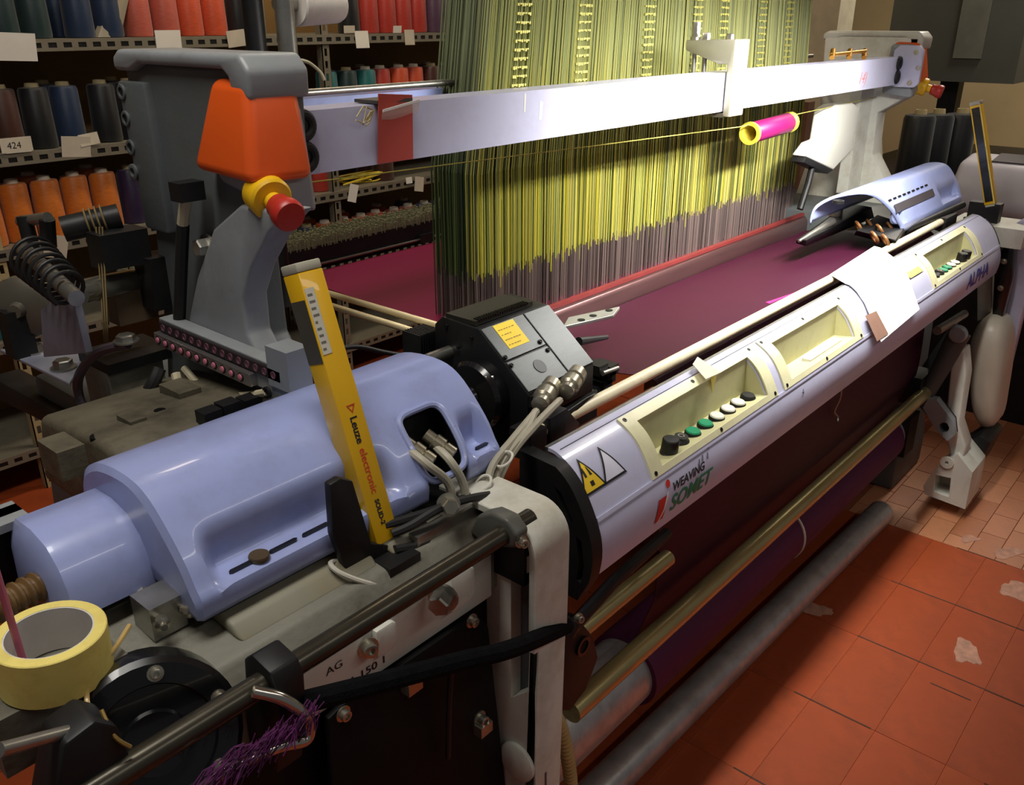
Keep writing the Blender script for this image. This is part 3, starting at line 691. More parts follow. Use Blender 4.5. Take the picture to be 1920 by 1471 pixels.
# opening with rubber lip
def lip(o, x0, x1, pts, r=.005):
    Y = [p[0] for p in pts]; Z = [p[1] for p in pts]; n = 44; P = []
    def zi(y):
        for a, b_ in zip(pts, pts[1:]):
            if b_[0] <= y <= a[0]: return a[1]+(b_[1]-a[1])*(a[0]-y)/(a[0]-b_[0]+1e-9)
        return pts[-1][1]
    for k in range(n+1):
        a = 2*math.pi*k/n; c, s_ = math.cos(a), math.sin(a)
        x = (x0+x1)/2+(x1-x0)/2*math.copysign(abs(c)**.45, c); y = (Y[0]+Y[-1])/2+(Y[0]-Y[-1])/2*math.copysign(abs(s_)**.45, s_)
        P.append((x, y, zi(y)))
    return MB().tube(P, r, 8).build('opening_lip', LAV, o)
lip(lc, HOLE[0], HOLE[1], [(.826, 1.121), (.812, 1.108), (.80, 1.094), (.786, 1.077), (.776, 1.060), (.764, 1.040)], .005)
b = MB().box(.70, .814, .842, .85, .97, 1.125); b.prism([(.85, .97), (.85, 1.10), (.825, 1.10), (.80, 1.07), (.78, 1.035), (.775, .97)], 'x', .700, .708); b.prism([(.85, .97), (.85, 1.10), (.825, 1.10), (.80, 1.07), (.78, 1.035), (.775, .97)], 'x', .806, .814); b.box(.70, .814, .775, .85, .97, 1.0); LP(b, 'dark_opening_box', BLK, lc)  # dark box added behind the opening to stand for its shaded inside
for x in (.425, .478, .525, .575, .83):
    l = .034 if x != .425 else .042
    p = [(x, .778), (x+l, .778), (x+l+.003, .7805), (x+l, .783), (x, .783), (x-.003, .7805)]
    LP(MB().prism(p, 'z', 1.0405, 1.0492), 'vent_slot', BLKG, lc)
LP(MB().lathe((.462, .781, 1.046), (0, 0, 1), [(.012, 0), (.0125, .004), (.0115, .006), (.0, .0065)], 24), 'cover_knob', mat('bronze_knob', (96, 80, 58), .4, .5), lc)
# small rounded cover at the very end
sc = MB()
Ls = []
for i in range(13):
    t = i/12; x = .272+t*.115; e = min(t, 1-t)*.115; q = 1-math.sqrt(max(0, 1-(1-min(e/.012, 1))**2))
    Ls.append([(x, y, z) for y, z in ((1.0-q*.02, 1.02), (.995-q*.02, 1.085-q*.012), (.97-q*.01, 1.108-q*.014), (.93, 1.110-q*.014), (.895+q*.01, 1.102-q*.014), (.873+q*.012, 1.082-q*.008), (.862+q*.012, 1.06), (.858+q*.012, 1.025))])
sc.loops(Ls); LP(sc, 'end_cap', LAV, ang=40)
# ---- casting under the covers
b = MB().prism([(.70, .87), (.70, .955), (.722, .985), (.80, .992), (.88, 1.0), (1.06, 1.0), (1.06, .80), (.90, .80)], 'x', .30, .80, .006, 3); cs = LP(b, 'end_casting', CAST)
LP(MB().prism([(.735, .985), (.80, .99), (.80, 1.006), (.755, 1.003)], 'x', .40, .60, .005, 3), 'casting_pad', mat('pale_casting', (132, 129, 112), .55, var=.1, dirt=(150, 130, 80), dscale=8, damt=.7), cs)
LP(MB().prism([(.735, .985), (.80, .99), (.80, 1.006), (.755, 1.003)], 'x', .625, .70, .005, 3), 'casting_pad', MATS['pale_casting'], cs)
M_PALE = MATS['pale_casting']
b = MB().prism([(.694, .868), (.694, .945), (.715, .972), (.72, .972), (.72, .868)], 'x', .42, .765, .004, 2); ff = LP(b, 'front_face', LEG, cs)
def lug(u, v, Y=.694, r=.022, bolt=True, l=.045):
    p = A(u, v, Y=Y)
    o = LP(MB().prism([(p.x-r*.9, p.z-r*1.2), (p.x+r*.7, p.z-r*1.2), (p.x+r, p.z-r*.6), (p.x+r, p.z+r*.8), (p.x+r*.6, p.z+r*1.1), (p.x-r*.9, p.z+r*1.1)], 'y', Y-.004, Y+l, .004), 'lug', LEG, cs)
    return p, o
p, o_ = lug(865, 1100, .682, .024)
LP(MB().hexbolt(A(832, 1118, Y=.672)+Vector((.0, .0, 0)), (-.9, -.43, .0), .015, .024), 'hex_bolt', STEEL, cs)
p, o_ = lug(722, 1195, .690, .018)
LP(MB().capscrew(A(690, 1213, Y=.690), (-.3, -.95, .1), .009, .012), 'cap_screw', BOLT, cs)
V, Fc = text_mesh('2221 150 1', .015, 0, .0002, 1.3)
p = A(620, 1310, Y=.693); flat('stamped_number', V, Fc, lambda x, y, h: (p.x+x, .6935-h, p.z+y), INK, cs)
V, Fc = text_mesh('AG', .015, 0, .0, 1.2)
p = A(612, 1268, Y=.693); flat('stamped_number', V, Fc, lambda x, y, h: (p.x+x, .6935-h, p.z+y), INK, cs)
# black plate in front, with clips
bp_px = [(612, 1345), (640, 1318), (890, 1150), (912, 1172), (948, 1500), (945, 1640), (630, 1640)]
bp = LP(MB().prism(xz(bp_px, .688), 'y', .684, .693, .002), 'front_plate', mat('matt_black_plate', (11, 11, 12), .6, spec=.2, var=.2))
for u, v in ((643, 1337), (884, 1163)): LP(MB().capscrew(A(u, v, Y=.684), (0, -1, 0), .007, .009), 'cap_screw', BOLT, bp)
for u, v in ((763, 1262), (898, 1345)):
    p = A(u, v, Y=.684); LP(MB().box(p.x-.012, p.x+.012, .668, .684, p.z-.022, p.z-.004, .002), 'spring_clip', BOLT, bp)
    LP(MB().capscrew(p, (0, -1, 0), .008, .014), 'cap_screw', BOLT, bp)
LP(MB().tube(spline([A(800, 1262, Y=.67), A(835, 1240, Y=.66), A(845, 1260, Y=.66), A(842, 1320, Y=.66), A(840, 1420, Y=.67)], 5), .004), 'wire_loop', BLK, bp)
# cylinder body below (dark machine interior)
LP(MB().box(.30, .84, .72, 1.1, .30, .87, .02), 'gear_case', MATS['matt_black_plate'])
# ---- front leg with bent cap
LX0, LX1 = .770, .846
def band(pts, t):
    out = []; n = len(pts)
    P = [Vector((a, b_, 0)) for a, b_ in pts]
    for i in range(n):
        d = (P[min(i+1, n-1)]-P[max(i-1, 0)]).normalized(); out.append((P[i].x+d.y*t, P[i].y-d.x*t))
    return out
arc = [(.80, 1.006), (.70, 1.006)]+[(.668-.048*math.sin(a), .958+.048*math.cos(a)) for a in [math.pi/2*k/8 for k in range(9)]]+[(.620, .80)]
inner = band(arc, -.012)
b = MB(); b.prism(arc+inner[::-1], 'x', LX0, LX1, .0015, 1); lg = LP(b, 'front_leg_cap', LEG)
side_px = [(905, 1092), (935, 1070), (975, 1048), (1010, 1035), (1010, 1200), (1003, 1300), (1005, 1640), (925, 1640), (930, 1400), (916, 1290), (906, 1150)]
outer = yz(side_px, LX0+.012); slot = yz([(958, 1088), (993, 1072), (992, 1295), (958, 1308)], LX0+.012)
b = plate_holes(MB(), outer, [slot], 'x', LX0+.012, LX0+.034); fo = LP(b, 'front_leg', LEG); LP(MB().box(LX0+.006, LX1-.004, .645, .80, .90, .99, .004), 'leg_shade_block', BLK, fo)  # black block stands in for the shade under the bent cap
LP(MB().prism(outer, 'x', LX0+.0342, LX0+.0395), 'leg_back_plate', mat('slate_plate', (78, 80, 84), .5), fo)
LP(MB().prism([(.622, .80), (.64, .80), (.66, 0), (.63, 0)], 'x', LX0+.012, LX1, .003), 'leg_front', LEG, fo)
LP(MB().prism([(.640, .80), (.76, .90), (.80, .40), (.80, 0), (.62, 0), (.625, .3)], 'x', LX0+.040, LX1-.01, .003), 'leg_core', LEG, fo)
p = A(972, 1425, X=LX0+.012); LP(MB().lathe(p, (-1, 0, 0), [(.033, -.01), (.033, .006), (.028, .009), (0, .009)], 28), 'round_boss', LEG, fo)
# dark shaft through brackets
RY, RZ = .655, .995
LP(MB().tube([(.02, RY, RZ), (.80, RY, RZ)], .0135, 18), 'shaft', DROD)
def shaft_clamp(x, up=True):
    b = MB().prism([(RY-.026, RZ+.006), (RY-.018, RZ+.024), (RY+.014, RZ+.030), (RY+.030, RZ+.016), (RY+.034, RZ-.015), (.70, RZ-.07), (.70, RZ-.12), (RY-.004, RZ-.12), (RY-.022, RZ-.05)], 'x', x, x+.034, .003); return LP(b, 'shaft_clamp', BLK)
shaft_clamp(.372)
ca = LP(MB().prism([(RY-.022, RZ-.012), (RY-.026, RZ+.01), (RY-.008, RZ+.026), (RY+.02, RZ+.026), (RY+.045, RZ+.012), (RY+.06, RZ-.02), (RY+.03, RZ-.03)], 'x', .742, .768, .005, 3), 'shaft_clamp', mat('dark_grey_cast', (82, 82, 76), .45, var=.1))
LP(MB().capscrew((.752, RY-.024, RZ-.004), (-.3, -.9, .1), .006, .012), 'cap_screw', BOLT, ca)
# bearing disc and black elbow at the outer end
c = A(292, 1392, Y=.705); dax = Vector((-.25, -.90, .36)).normalized()
bd = LP(MB().lathe(c, dax, [(.086, -.04), (.086, .0), (.080, .005), (.060, .005), (.058, .001), (.034, .001), (.032, .006), (0, .006)], 40), 'bearing_disc', BLKG)
for k in range(6):
    a = 1.05*k+.5; u = dax.orthogonal().normalized(); w = dax.cross(u)
    LP(MB().capscrew(c+(u*math.cos(a)+w*math.sin(a))*.070+dax*.005, dax, .0055, .006), 'cap_screw', BOLT, bd)
pl = LP(MB().prism(xz([(105, 1380), (165, 1335), (205, 1345), (230, 1400), (240, 1471), (250, 1640), (60, 1640)], .67), 'y', .655, .70, .004), 'shaft_bracket', BLK)
LP(MB().tube([A(0, 1405, Y=.66), A(170, 1360, Y=.675)], .006), 'pin', STEEL, pl)
LP(MB().tube(spline([A(190, 1330, Y=.67), A(215, 1380, Y=.655), A(245, 1400, Y=.65)], 5), .002, 6), 'grease_line', mat('brass_line', (170, 140, 80), .4, .7), pl)
# bent chrome handle
LP(MB().tube(spline([A(475, 1295, Y=.64), A(530, 1310, Y=.625), A(573, 1345, Y=.615), A(575, 1385, Y=.612), A(520, 1400, Y=.615), A(430, 1440, Y=.62), A(380, 1480, Y=.625)], 6), .0065), 'bent_handle', mat('chrome', (200, 196, 186), .18, .95))
# deck disc bolts and grease distributor
gd = LP(MB().box(.335, .375, .800, .842, .995, 1.036, .003), 'grease_block', STEEL)
for pt, ax in (((.345, .80, 1.02), (-.3, -1, .1)), ((.372, .80, 1.018), (.3, -1, .1)), ((.377, .825, 1.02), (1, 0, .1)), ((.355, .842, 1.02), (0, 1, .1))):
    LP(MB().lathe(pt, ax, [(.006, 0), (.006, .008), (.0085, .008), (.0085, .014), (.004, .016), (.004, .022)], 8), 'fitting', BOLT, gd)
gl = spline([A(243, 1172, Y=.785), A(215, 1215, Y=.765), A(170, 1270, Y=.745), A(163, 1310, Y=.735), A(170, 1335, Y=.72)], 6)
LP(MB().tube(gl, .0026, 8), 'grease_hose', mat('amber_hose', (190, 160, 96), .35, coat=.3))
# brown corrugated hose behind the tape
def corrugated(name, pts, r, m, parent, pitch=.011):
    P = spline(pts, 10); d = [0]
    for i in range(1, len(P)): d.append(d[-1]+(P[i]-P[i-1]).length)
    N = int(d[-1]/pitch*4); Q = []; R = []
    for k in range(N+1):
        s = d[-1]*k/N; i = next((j for j in range(len(d)-1) if d[j+1] >= s), len(d)-2); t = (s-d[i])/(d[i+1]-d[i]+1e-9)
        Q.append(P[i].lerp(P[i+1], t)); R.append(r*(1 if k % 4 in (0, 1) else .80))
    return MB().tube(Q, R, 14).build(name, m, parent)
corrugated('corrugated_hose', [A(-30, 1150, Y=.90), A(60, 1105, Y=.91), A(125, 1070, Y=.92), A(170, 1040, Y=.94)], .018, mat('brown_hose', (104, 78, 46), .4, var=.15), loom)
ch = corrugated('corrugated_hose', [A(1030, 1325, Y=.67), A(1052, 1365, Y=.668), A(1066, 1430, Y=.67), A(1072, 1500, Y=.68), A(1075, 1620, Y=.69)], .0125, mat('tan_hose', (178, 148, 92), .5, var=.12), loom)
# grey trough behind the covers at the far left
LP(MB().box(.12, .30, 1.0, 1.02, .98, 1.10, .003), 'rear_plate', BLK)
LP(MB().box(.10, .30, .98, 1.03, 1.09, 1.10, .003), 'plate_rim', GREYL)
# filthy casting behind the end cover
LP(MB().prism([(1.04, .96), (1.04, 1.085), (1.10, 1.10), (1.30, 1.08), (1.34, .96)], 'x', .44, .70, .012, 3), 'rear_casting', mat('oily_casting', (96, 90, 74), .55, .1, var=.2, scale=12, dirt=(48, 42, 34), dscale=10, damt=.85, bump=.6, bscale=60))
for u, v, r in ((185, 818, .012), (300, 770, .009)):
    p = A(u, v, Z=1.094); LP(MB().lathe(p, (0, 0, 1), [(r, -.004), (r*.95, .0015), (0, .0015)], 16), 'cast_hole', BLKG)
for u, v, l in ((118, 850, .03), (250, 800, .02), (340, 742, .03)):
    p = A(u, v, Z=1.085); LP(MB().box(p.x-l*.6, p.x+l*.6, p.y-l, p.y+l, 1.06, 1.102, .008, 3), 'cast_boss', MATS['oily_casting'])
for k, pts in enumerate(([(330, 700), (360, 740), (420, 752), (470, 748)], [(345, 690), (390, 735), (450, 742), (500, 735)], [(315, 720), (345, 765), (400, 775)])):
    cable('cable', [A(u, v, X=.66) for u, v in pts], .005+.001*k, RUB if k != 1 else mat('cream_cable', (190, 180, 150), .5), loom)
for u, v in ((430, 770), (470, 760), (395, 785)):
    p = A(u, v, Y=1.06); LP(MB().box(p.x-.014, p.x+.014, 1.05, 1.075, p.z-.014, p.z+.014, .003), 'valve_block', BLK)
# ---- black servo unit
MX0, MX1 = 1.02, 1.205
mp_ = [(1.055, .985), (1.055, 1.128), (1.035, 1.146), (.950, 1.142), (.842, 1.054), (.842, 1.0), (.865, .985)]
mu = LP(MB().prism(mp_, 'x', MX0, MX1, .003), 'servo_unit', BLK)
def chamf(t, h=0): return (.950+(.842-.950)*t-.63*h, 1.142+(1.054-1.142)*t+.775*h)
def cham_box(x0, x1, t0, t1, h0, h1, nm, m, par, bev=.001):
    return LP(MB().prism([chamf(t0, h0), chamf(t1, h0), chamf(t1, h1), chamf(t0, h1)], 'x', x0, x1, bev, 1), nm, m, par)
cham_box(MX0+.002, MX1-.075, .02, .52, 0, .003, 'plate', BRUSH, mu); cham_box(MX0+.002, MX1-.075, .54, .99, 0, .003, 'plate', BRUSH, mu)
cham_box(MX1-.072, MX1-.002, .02, .99, 0, .003, 'plate', BRUSH, mu)
stk = cham_box(MX0+.028, MX0+.080, .04, .40, .003, .0036, 'yellow_sticker', mat('yellow_sticker', (250, 212, 24), .6), mu, 0)
for k in range(4):
    V, Fc = [], []          # lines of print too small to read
    for j in range(6):
        x0, x1 = j*.0068, j*.0068+random.uniform(.003, .006)
        if x1 < (.042, .030, .040, .034)[k]: n_ = len(V); V += [(x0, 0), (x1, 0), (x1, .0016), (x0, .0016)]; Fc.append([n_, n_+1, n_+2, n_+3])
    flat('fine_print', V, Fc, lambda x, y, h: (MX0+.032+x,)+chamf(.13+.075*k-y/.139, .0036+h), mat('brown_ink', (150, 110, 30), .6), stk)
LP(MB().lathe((MX0+.062,)+chamf(.75, .003), (0, -.63, .775), [(.0135, 0), (.013, .0012), (0, .0012)], 24), 'plug_disc', mat('grey_disc', (62, 64, 66), .5, .2), mu)
for x, t in ((MX0+.006, .48), (MX0+.006, .60), (MX1-.085, .46), (MX1-.082, .60)):
    LP(MB().capscrew((x,)+chamf(t, .003), (0, -.63, .775), .0035, .004), 'cap_screw', BLK, mu)
tp = LP(MB().box(MX0+.004, MX1-.03, .960, 1.03, 1.144, 1.152, .002), 'vent_plate', mat('dark_olive_plate', (46, 44, 36), .5, .3), mu)
for k in range(22):
    LP(MB().box(MX0+.012+k*.006, MX0+.0145+k*.006, .958, .972, 1.150, 1.154), 'vent_rib', BLKG, tp)
cc = A(905, 735, X=MX0); LP(MB().lathe(cc, (-1, 0, 0), [(.062, -.01), (.062, .022), (.056, .030), (.022, .034), (.018, .046), (0, .048)], 36), 'motor_bell', BLKG, mu)
for a in (.6, 2.2, 3.7, 5.2): LP(MB().capscrew(cc+Vector((-.022, .054*math.cos(a), .054*math.sin(a))), (-1, 0, 0), .004, .008), 'cap_screw', BOLT, mu)
for u, v in ((838, 610), (885, 632), (860, 650)): LP(MB().capscrew(A(u, v, X=MX0), (-1, 0, 0), .003, .004), 'cap_screw', BLK, mu)
# connector glands on the front of the unit
GL = mat('nickel_gland', (176, 170, 150), .3, .85, var=.15, scale=40)
for u, v, d in ((1030, 728, A(1000, 778, Y=.800)-A(1030, 728, Y=.842)), (1078, 706, A(1046, 756, Y=.800)-A(1078, 706, Y=.842))):
    c0 = A(u, v, Y=.842); d.normalize()
    LP(MB().lathe(c0, d, [(.019, -.012), (.019, .012), (.015, .014), (.015, .020), (.019, .022), (.019, .046), (.0145, .050), (.0145, .064), (.008, .068)], 12), 'cable_gland', GL, mu)
LP(MB().box(MX0+.002, MX0+.10, .836, .842, 1.03, 1.05, .001), 'front_lip', BLK, mu)
# heat-sink fins, steel nose and small gripper parts around the unit
for k in range(9):
    LP(MB().box(MX0-.035+k*.006, MX0-.0325+k*.006, 1.055, 1.10, 1.06, 1.115), 'fin', BLK, mu)
LP(MB().tube([(MX0-.055, 1.02, 1.085), (MX0+.01, 1.02, 1.085)], .011, 14), 'steel_nose', STEEL, mu)
LP(MB().tube(spline([A(640, 652, Y=1.05), A(675, 650, Y=1.05), A(720, 660, Y=1.05), A(770, 668, Y=1.05)], 4), .004), 'feeler_rod', BLK, mu)
LP(MB().prism([(.85, .93), (.85, .99), (1.06, .99), (1.06, .90)], 'x', MX0+.01, MX1+.03, .004), 'unit_base', BLK)
rp = LP(MB().hexa([A(1055, 618, Z=1.03), A(1150, 596, Z=1.03), A(1162, 580, Z=1.03), A(1066, 600, Z=1.03), A(1055, 612, Z=1.038), A(1150, 590, Z=1.038), A(1162, 574, Z=1.038), A(1066, 594, Z=1.038)], .001, 1), 'rapier_tip', mat('bright_steel', (150, 149, 142), .4, .4))
for u, v in ((1142, 582), (1112, 592), (1090, 600)):
    LP(MB().lathe(A(u, v, Z=1.038), (0, 0, 1), [(.008, -.002), (.008, .0015), (.004, .0015)], 10), 'tip_rivet', BLK, rp)
LP(MB().tube([A(1085, 640, Z=1.03), A(1138, 632, Z=1.0)], [.009, .005], 10), 'rapier_tongue', BLK, rp)
b = MB(); rd = random.Random(3)
for u, v in ((1120, 690), (1140, 690), (1128, 720), (1105, 735), (1135, 705)):
    p = A(u, v, Y=.90); b.box(p.x-.014, p.x+.014, .885, .93, p.z-.010, p.z+.010, .002)
LP(b, 'gripper_blocks', BLK, mu)
LP(MB().tube([A(1130, 700, Y=.88), A(1158, 690, Y=.88)], .005), 'gripper_pin', STEEL, mu)
# black post with slotted foot in front of the unit
LP(MB().prism(xz([(1018, 780), (1050, 760), (1075, 790), (1048, 830), (1055, 900), (1030, 905), (1022, 840)], .80), 'y', .785, .815, .003), 'black_post', BLK)
LP(MB().hexa([A(1020, 800, Y=.79), A(1050, 800, Y=.79), A(1120, 735, Y=.80), A(1100, 745, Y=.80), A(1020, 790, Y=.81), A(1050, 790, Y=.81), A(1120, 728, Y=.82), A(1100, 738, Y=.82)], .001, 1), 'post_blade', BLK)
# ---- cables
CB = mat('grey_cable', (172, 166, 148), .5, var=.08, scale=40)
for pts in ([(765, 842, .80), (800, 870, .765), (840, 905, .755), (848, 960, .75), (825, 1005, .75), (790, 1035, .745)],
            [(815, 835, .80), (845, 865, .765), (868, 905, .755), (872, 950, .75), (850, 1000, .75), (800, 1045, .745)],
            [(1003, 772, .795), (985, 810, .77), (945, 860, .76), (915, 925, .755), (880, 985, .75), (830, 1040, .745)],
            [(1050, 750, .795), (1010, 790, .77), (960, 850, .76), (925, 920, .755), (893, 980, .75), (845, 1035, .745)],
            [(1006, 770, .795), (960, 825, .77), (925, 870, .76), (905, 930, .755), (868, 990, .75), (838, 1020, .745)]):
    cable('cable', [A(u, v, Y=y) for u, v, y in pts], .006, CB, loom)
for u, v in ((905, 905), (845, 1000), (945, 860)):
    p = A(u, v, Y=.752); LP(MB().torus(p, (-.5, .2, .8), .014, .002, 18, 6), 'cable_tie', WHITE)
for u, v in ((770, 842), (810, 828)):
    p = A(u, v, Y=.80); LP(MB().lathe(p+Vector((.02, -.022, -.022)), (-.35, .75, .55), [(.0075, 0), (.0115, .002), (.0115, .016), (.0095, .018), (.0125, .020), (.0125, .034), (.010, .036), (.010, .05)], 12), 'cable_gland', GL, lc)
for pts in ([(735, 1000, .75), (770, 985, .74), (830, 950, .73), (900, 930, .73), (960, 925, .74)], [(740, 1030, .74), (800, 1020, .73), (860, 1010, .72)], [(720, 985, .76), (800, 960, .75), (880, 930, .75)]):
    cable('cable', [A(u, v, Y=y) for u, v, y in pts], .006, RUB, loom)
# steel rails between cover and shaft
LP(MB().box(.66, .80, .728, .745, .985, 1.0, .003), 'steel_rail', STEEL)
LP(MB().hexbolt(A(840, 945, Y=.73), (-.5, -.8, .3), .012, .02), 'hex_bolt', BOLT)
# ---- light curtain bars
def light_bar(X, label, text, lens, base, top):
    a, t = base, top
    r = thing('light_bar', label, 'safety sensor', a)
    z = (t-a).normalized(); x = Vector((1, 0, 0)); y = z.cross(x).normalized(); Lb = (t-a).length
    Mx = Matrix(((x.x, y.x, z.x, a.x), (x.y, y.y, z.y, a.y), (x.z, y.z, z.z, a.z), (0, 0, 0, 1)))
    w, d = .0185, .017
    MB().box(-w, w, -d, d, 0, Lb-.012, .0022, 2, Mx).build('housing', YELB, r)
    MB().box(-w, w, -d, d, Lb-.012, Lb, .002, 2, Mx).build('end_cap', mat('grey_cap', (170, 168, 150), .5), r)
    MB().box(-w*.9, w*.9, -d*.9, d*.9, -.008, 0, .002, 2, Mx).build('end_cap', MATS['grey_cap'], r)
    P = lambda px, py, pz: Mx @ Vector((px, py, pz))
    MB().lathe(P(.006, 0, -.006), -z, [(.008, 0), (.008, .012), (.010, .012), (.010, .024), (.006, .026), (.006, .045)], 12).build('plug', GL, r)
    if lens:
        MB().box(-w-.001, -w+.002, -d*.72, d*.72, .01, Lb-.02, 0, 1, Mx).build('lens_window', BLKG, r)
        MB().box(-w-.0005, -w+.001, -d*.98, -d*.8, 0, Lb-.012, 0, 1, Mx).build('edge_strip', mat('pale_yellow', (226, 210, 120), .4), r)
    sgn = -1 if P(0, -1, 0).y < P(0, 1, 0).y else 1
    if text:
        f = lambda u, v, h: P(v, sgn*(d+h), u)
        # lettering reads downwards along the bar: text x runs down, text y runs towards +X
        def down(x0, y0): return lambda x, y, h: P(y0+y, sgn*(d+h), Lb*.50-x0-x)
        V, Fc = text_mesh('Leuze', .0150, 0, .0004); o1 = flat('lettering', V, Fc, down(.015, -.005), INK, r)
        V, Fc = text_mesh('electronic', .0150, 0, .0002); flat('lettering', V, Fc, down(.057, -.005), mat('letter_red', (196, 60, 30), .5), r)
        V, Fc = text_mesh('SOLID-2', .0095, 0, .0004); flat('lettering', V, Fc, down(.126, -.004), INK, r)
        tr = [(0, -.006), (0, .008), (.011, .001)]; ti = [(.0018, -.0030), (.0018, .005), (.0082, .001)]
        flat('brand_triangle', tr+ti, [(0, 1, 4, 3), (1, 2, 5, 4), (2, 0, 3, 5)], down(.0, .0), MATS['letter_red'], r)
        b = MB(); b.box(-w+.002, -w+.0155, sgn*(d+.0002), sgn*(d+.0006), Lb-.115, Lb-.032, 0, 1, Mx); lb = b.build('type_label', mat('silver_label', (206, 204, 190), .4), r)
        MB().box(-w-.0006, -w-.0002, -d*.9, d*.9, Lb-.125, Lb-.045, 0, 1, Mx).build('type_label', mat('dark_label', (70, 68, 58), .5), r)
        for k in range(9):
            MB().box(-w+.004, -w+.004+.009*random.uniform(.4, 1), sgn*(d+.0006), sgn*(d+.0008), Lb-.110+k*.0085, Lb-.107+k*.0085, 0, 1, Mx).build('label_line', mat('label_ink', (110, 108, 100), .5), lb)
    return r
lbar = light_bar(.63, 'yellow safety light bar with printed lettering standing on a black bracket', True, False, A(714, 1012, X=.63), A(562, 492, X=.63))
light_bar(3.40, 'yellow safety light bar with black lens window beside the far control panel', False, True, A(1858, 382, X=3.40), A(1830, 190, X=3.40))
b = MB().prism(xz([(618, 1000), (612, 905), (632, 893), (655, 898), (690, 1015), (735, 1020), (742, 1085), (650, 1110), (640, 1060)], .755), 'y', .748, .760, .002); LP(b, 'bar_bracket', BLK)
LP(MB().box(.600, .652, .715, .80, .975, .988, .002), 'bracket_foot', BLK)
cable('cable', [A(734, 1060, Y=.735), A(742, 1090, Y=.72), A(700, 1095, Y=.72), A(640, 1075, Y=.74), A(620, 1055, Y=.76), A(650, 1050, Y=.77)], .0035, mat('white_cable', (190, 186, 172), .5), loom)
LP(MB().box(3.385, 3.43, .70, .80, .93, 1.03, .006), 'bar_bracket', BLK)
# ---- LED strip of the weft selector
ux = []
a0, a1 = A(296, 598, X=.66), A(524, 694, X=.66)
d = (a1-a0).normalized(); up2 = Vector((0, -d.z, d.y)); up2 = up2 if up2.z > 0 else -up2
def strip_box(s0, s1, h0, h1, x0, x1, nm, m, par, bev=.001):
    L = (a1-a0).length
    c = [a0+d*(L*s)+up2*h for s, h in ((s0, h0), (s1, h0), (s1, h1), (s0, h1))]
    return LP(MB().prism([(q.y, q.z) for q in c], 'x', x0, x1, bev, 1), nm, m, par)
ls = strip_box(-.02, 1.02, -.045, .0, .665, .69, 'selector_strip', GREYL, loom)
strip_box(.0, 1.0, -.021, -.003, .660, .666, 'hole_rail', mat('dark_rail', (58, 50, 54), .4, .5), ls)
lr = strip_box(-.02, .80, -.043, -.022, .652, .667, 'lamp_rail', mat('bright_rail', (150, 146, 146), .25, .8), ls)
L = (a1-a0).length
M_LED = mat('pink_lamp', (196, 110, 128), .3, coat=.5)
for k in range(11):
    q = a0+d*(L*(.02+.071*k))+up2*-.0325
    LP(MB().lathe((.652, q.y, q.z), (-1, 0, 0), [(.0068, 0), (.0068, .001), (.0055, .001)], 14), 'lamp_ring', BLK, lr)
    LP(MB().lathe((.652, q.y, q.z), (-1, 0, 0), [(.0052, 0), (.0048, .0025), (0, .004)], 14), 'pink_lamp', M_LED, lr)
for k in range(15):
    q = a0+d*(L*(.04+.065*k))+up2*-.012
    LP(MB().lathe((.660, q.y, q.z), (-1, 0, 0), [(.0058, 0), (.0058, .001), (.0042, .001), (.004, .0002)], 14), 'eyelet', mat('purple_eyelet', (110, 70, 84), .4), ls)
b = MB().box(.66, .70, a1.y-.02, a1.y+.03, a1.z-.03, a1.z+.03, .005); eb = LP(b, 'strip_end', GREYL)
LP(MB().lathe(A(503, 735, X=.66), (-1, 0, 0), [(.009, 0), (.009, .004), (.005, .004), (.004, .001)], 16), 'cap_screw', BLK, eb)
# ---- thread tension bracket behind the left upright
M_BRK = mat('pale_blue_bracket', (140, 142, 158), .5, var=.08, dirt=(100, 98, 100), damt=.4)
TX = .55
def tb(u, v): return A(u, v, X=TX)
brk = LP(MB().prism([(A(u, v, X=TX).y, A(u, v, X=TX).z) for u, v in ((82, 580), (125, 545), (142, 548), (168, 660), (88, 668))], 'x', TX-.006, TX+.006, .002), 'tension_bracket', M_BRK)
zb = A(90, 690, X=TX).z
pb = [A(0, 655, Z=zb), A(75, 640, Z=zb), A(168, 655, Z=zb), A(130, 718, Z=zb)]
LP(MB().prism([(q.x, q.y) for q in pb], 'z', zb-.006, zb, .001), 'bracket_foot', M_BRK, brk)
for u, v in ((62, 660), (120, 690)):
    LP(MB().hexbolt(A(u, v, Z=zb), (0, 0, 1), .016, .016), 'hex_bolt', STEEL, brk)
sa, sb_ = A(58, 480, X=TX-.01), A(128, 545, X=TX-.03)
axs = (sb_-sa); n = 150; hp = []
u_ = axs.normalized().orthogonal(); w_ = axs.normalized().cross(u_)
for k in range(n+1):
    t = k/n; a = 2*math.pi*7*t; rr = .025-.007*t
    hp.append(sa+axs*t+(u_*math.cos(a)+w_*math.sin(a))*rr)
LP(MB().tube(hp, .0032, 8), 'coil_spring', BLK, brk)
LP(MB().tube([sa-axs*.25, sb_+axs*.2], .012, 12), 'spring_rod', STEEL, brk)
dc = A(45, 575, X=TX+.02); LP(MB().lathe(dc, (-.8, -.6, 0), [(.052, -.02), (.055, -.012), (.055, .008), (.045, .016), (.015, .018), (.012, .03), (0, .03)], 32), 'tension_disc', mat('worn_disc', (104, 98, 86), .5, .4, var=.15), brk)
LP(MB().lathe(dc, (.8, .6, 0), [(.04, .02), (.04, .07), (.03, .08)], 24), 'tension_drum', mat('dull_bronze', (92, 82, 60), .5, .4), brk)
LP(MB().box(TX-.02, TX+.02, dc.y-.02, dc.y+.02, zb, dc.z, .004), 'disc_post', BLK, brk)
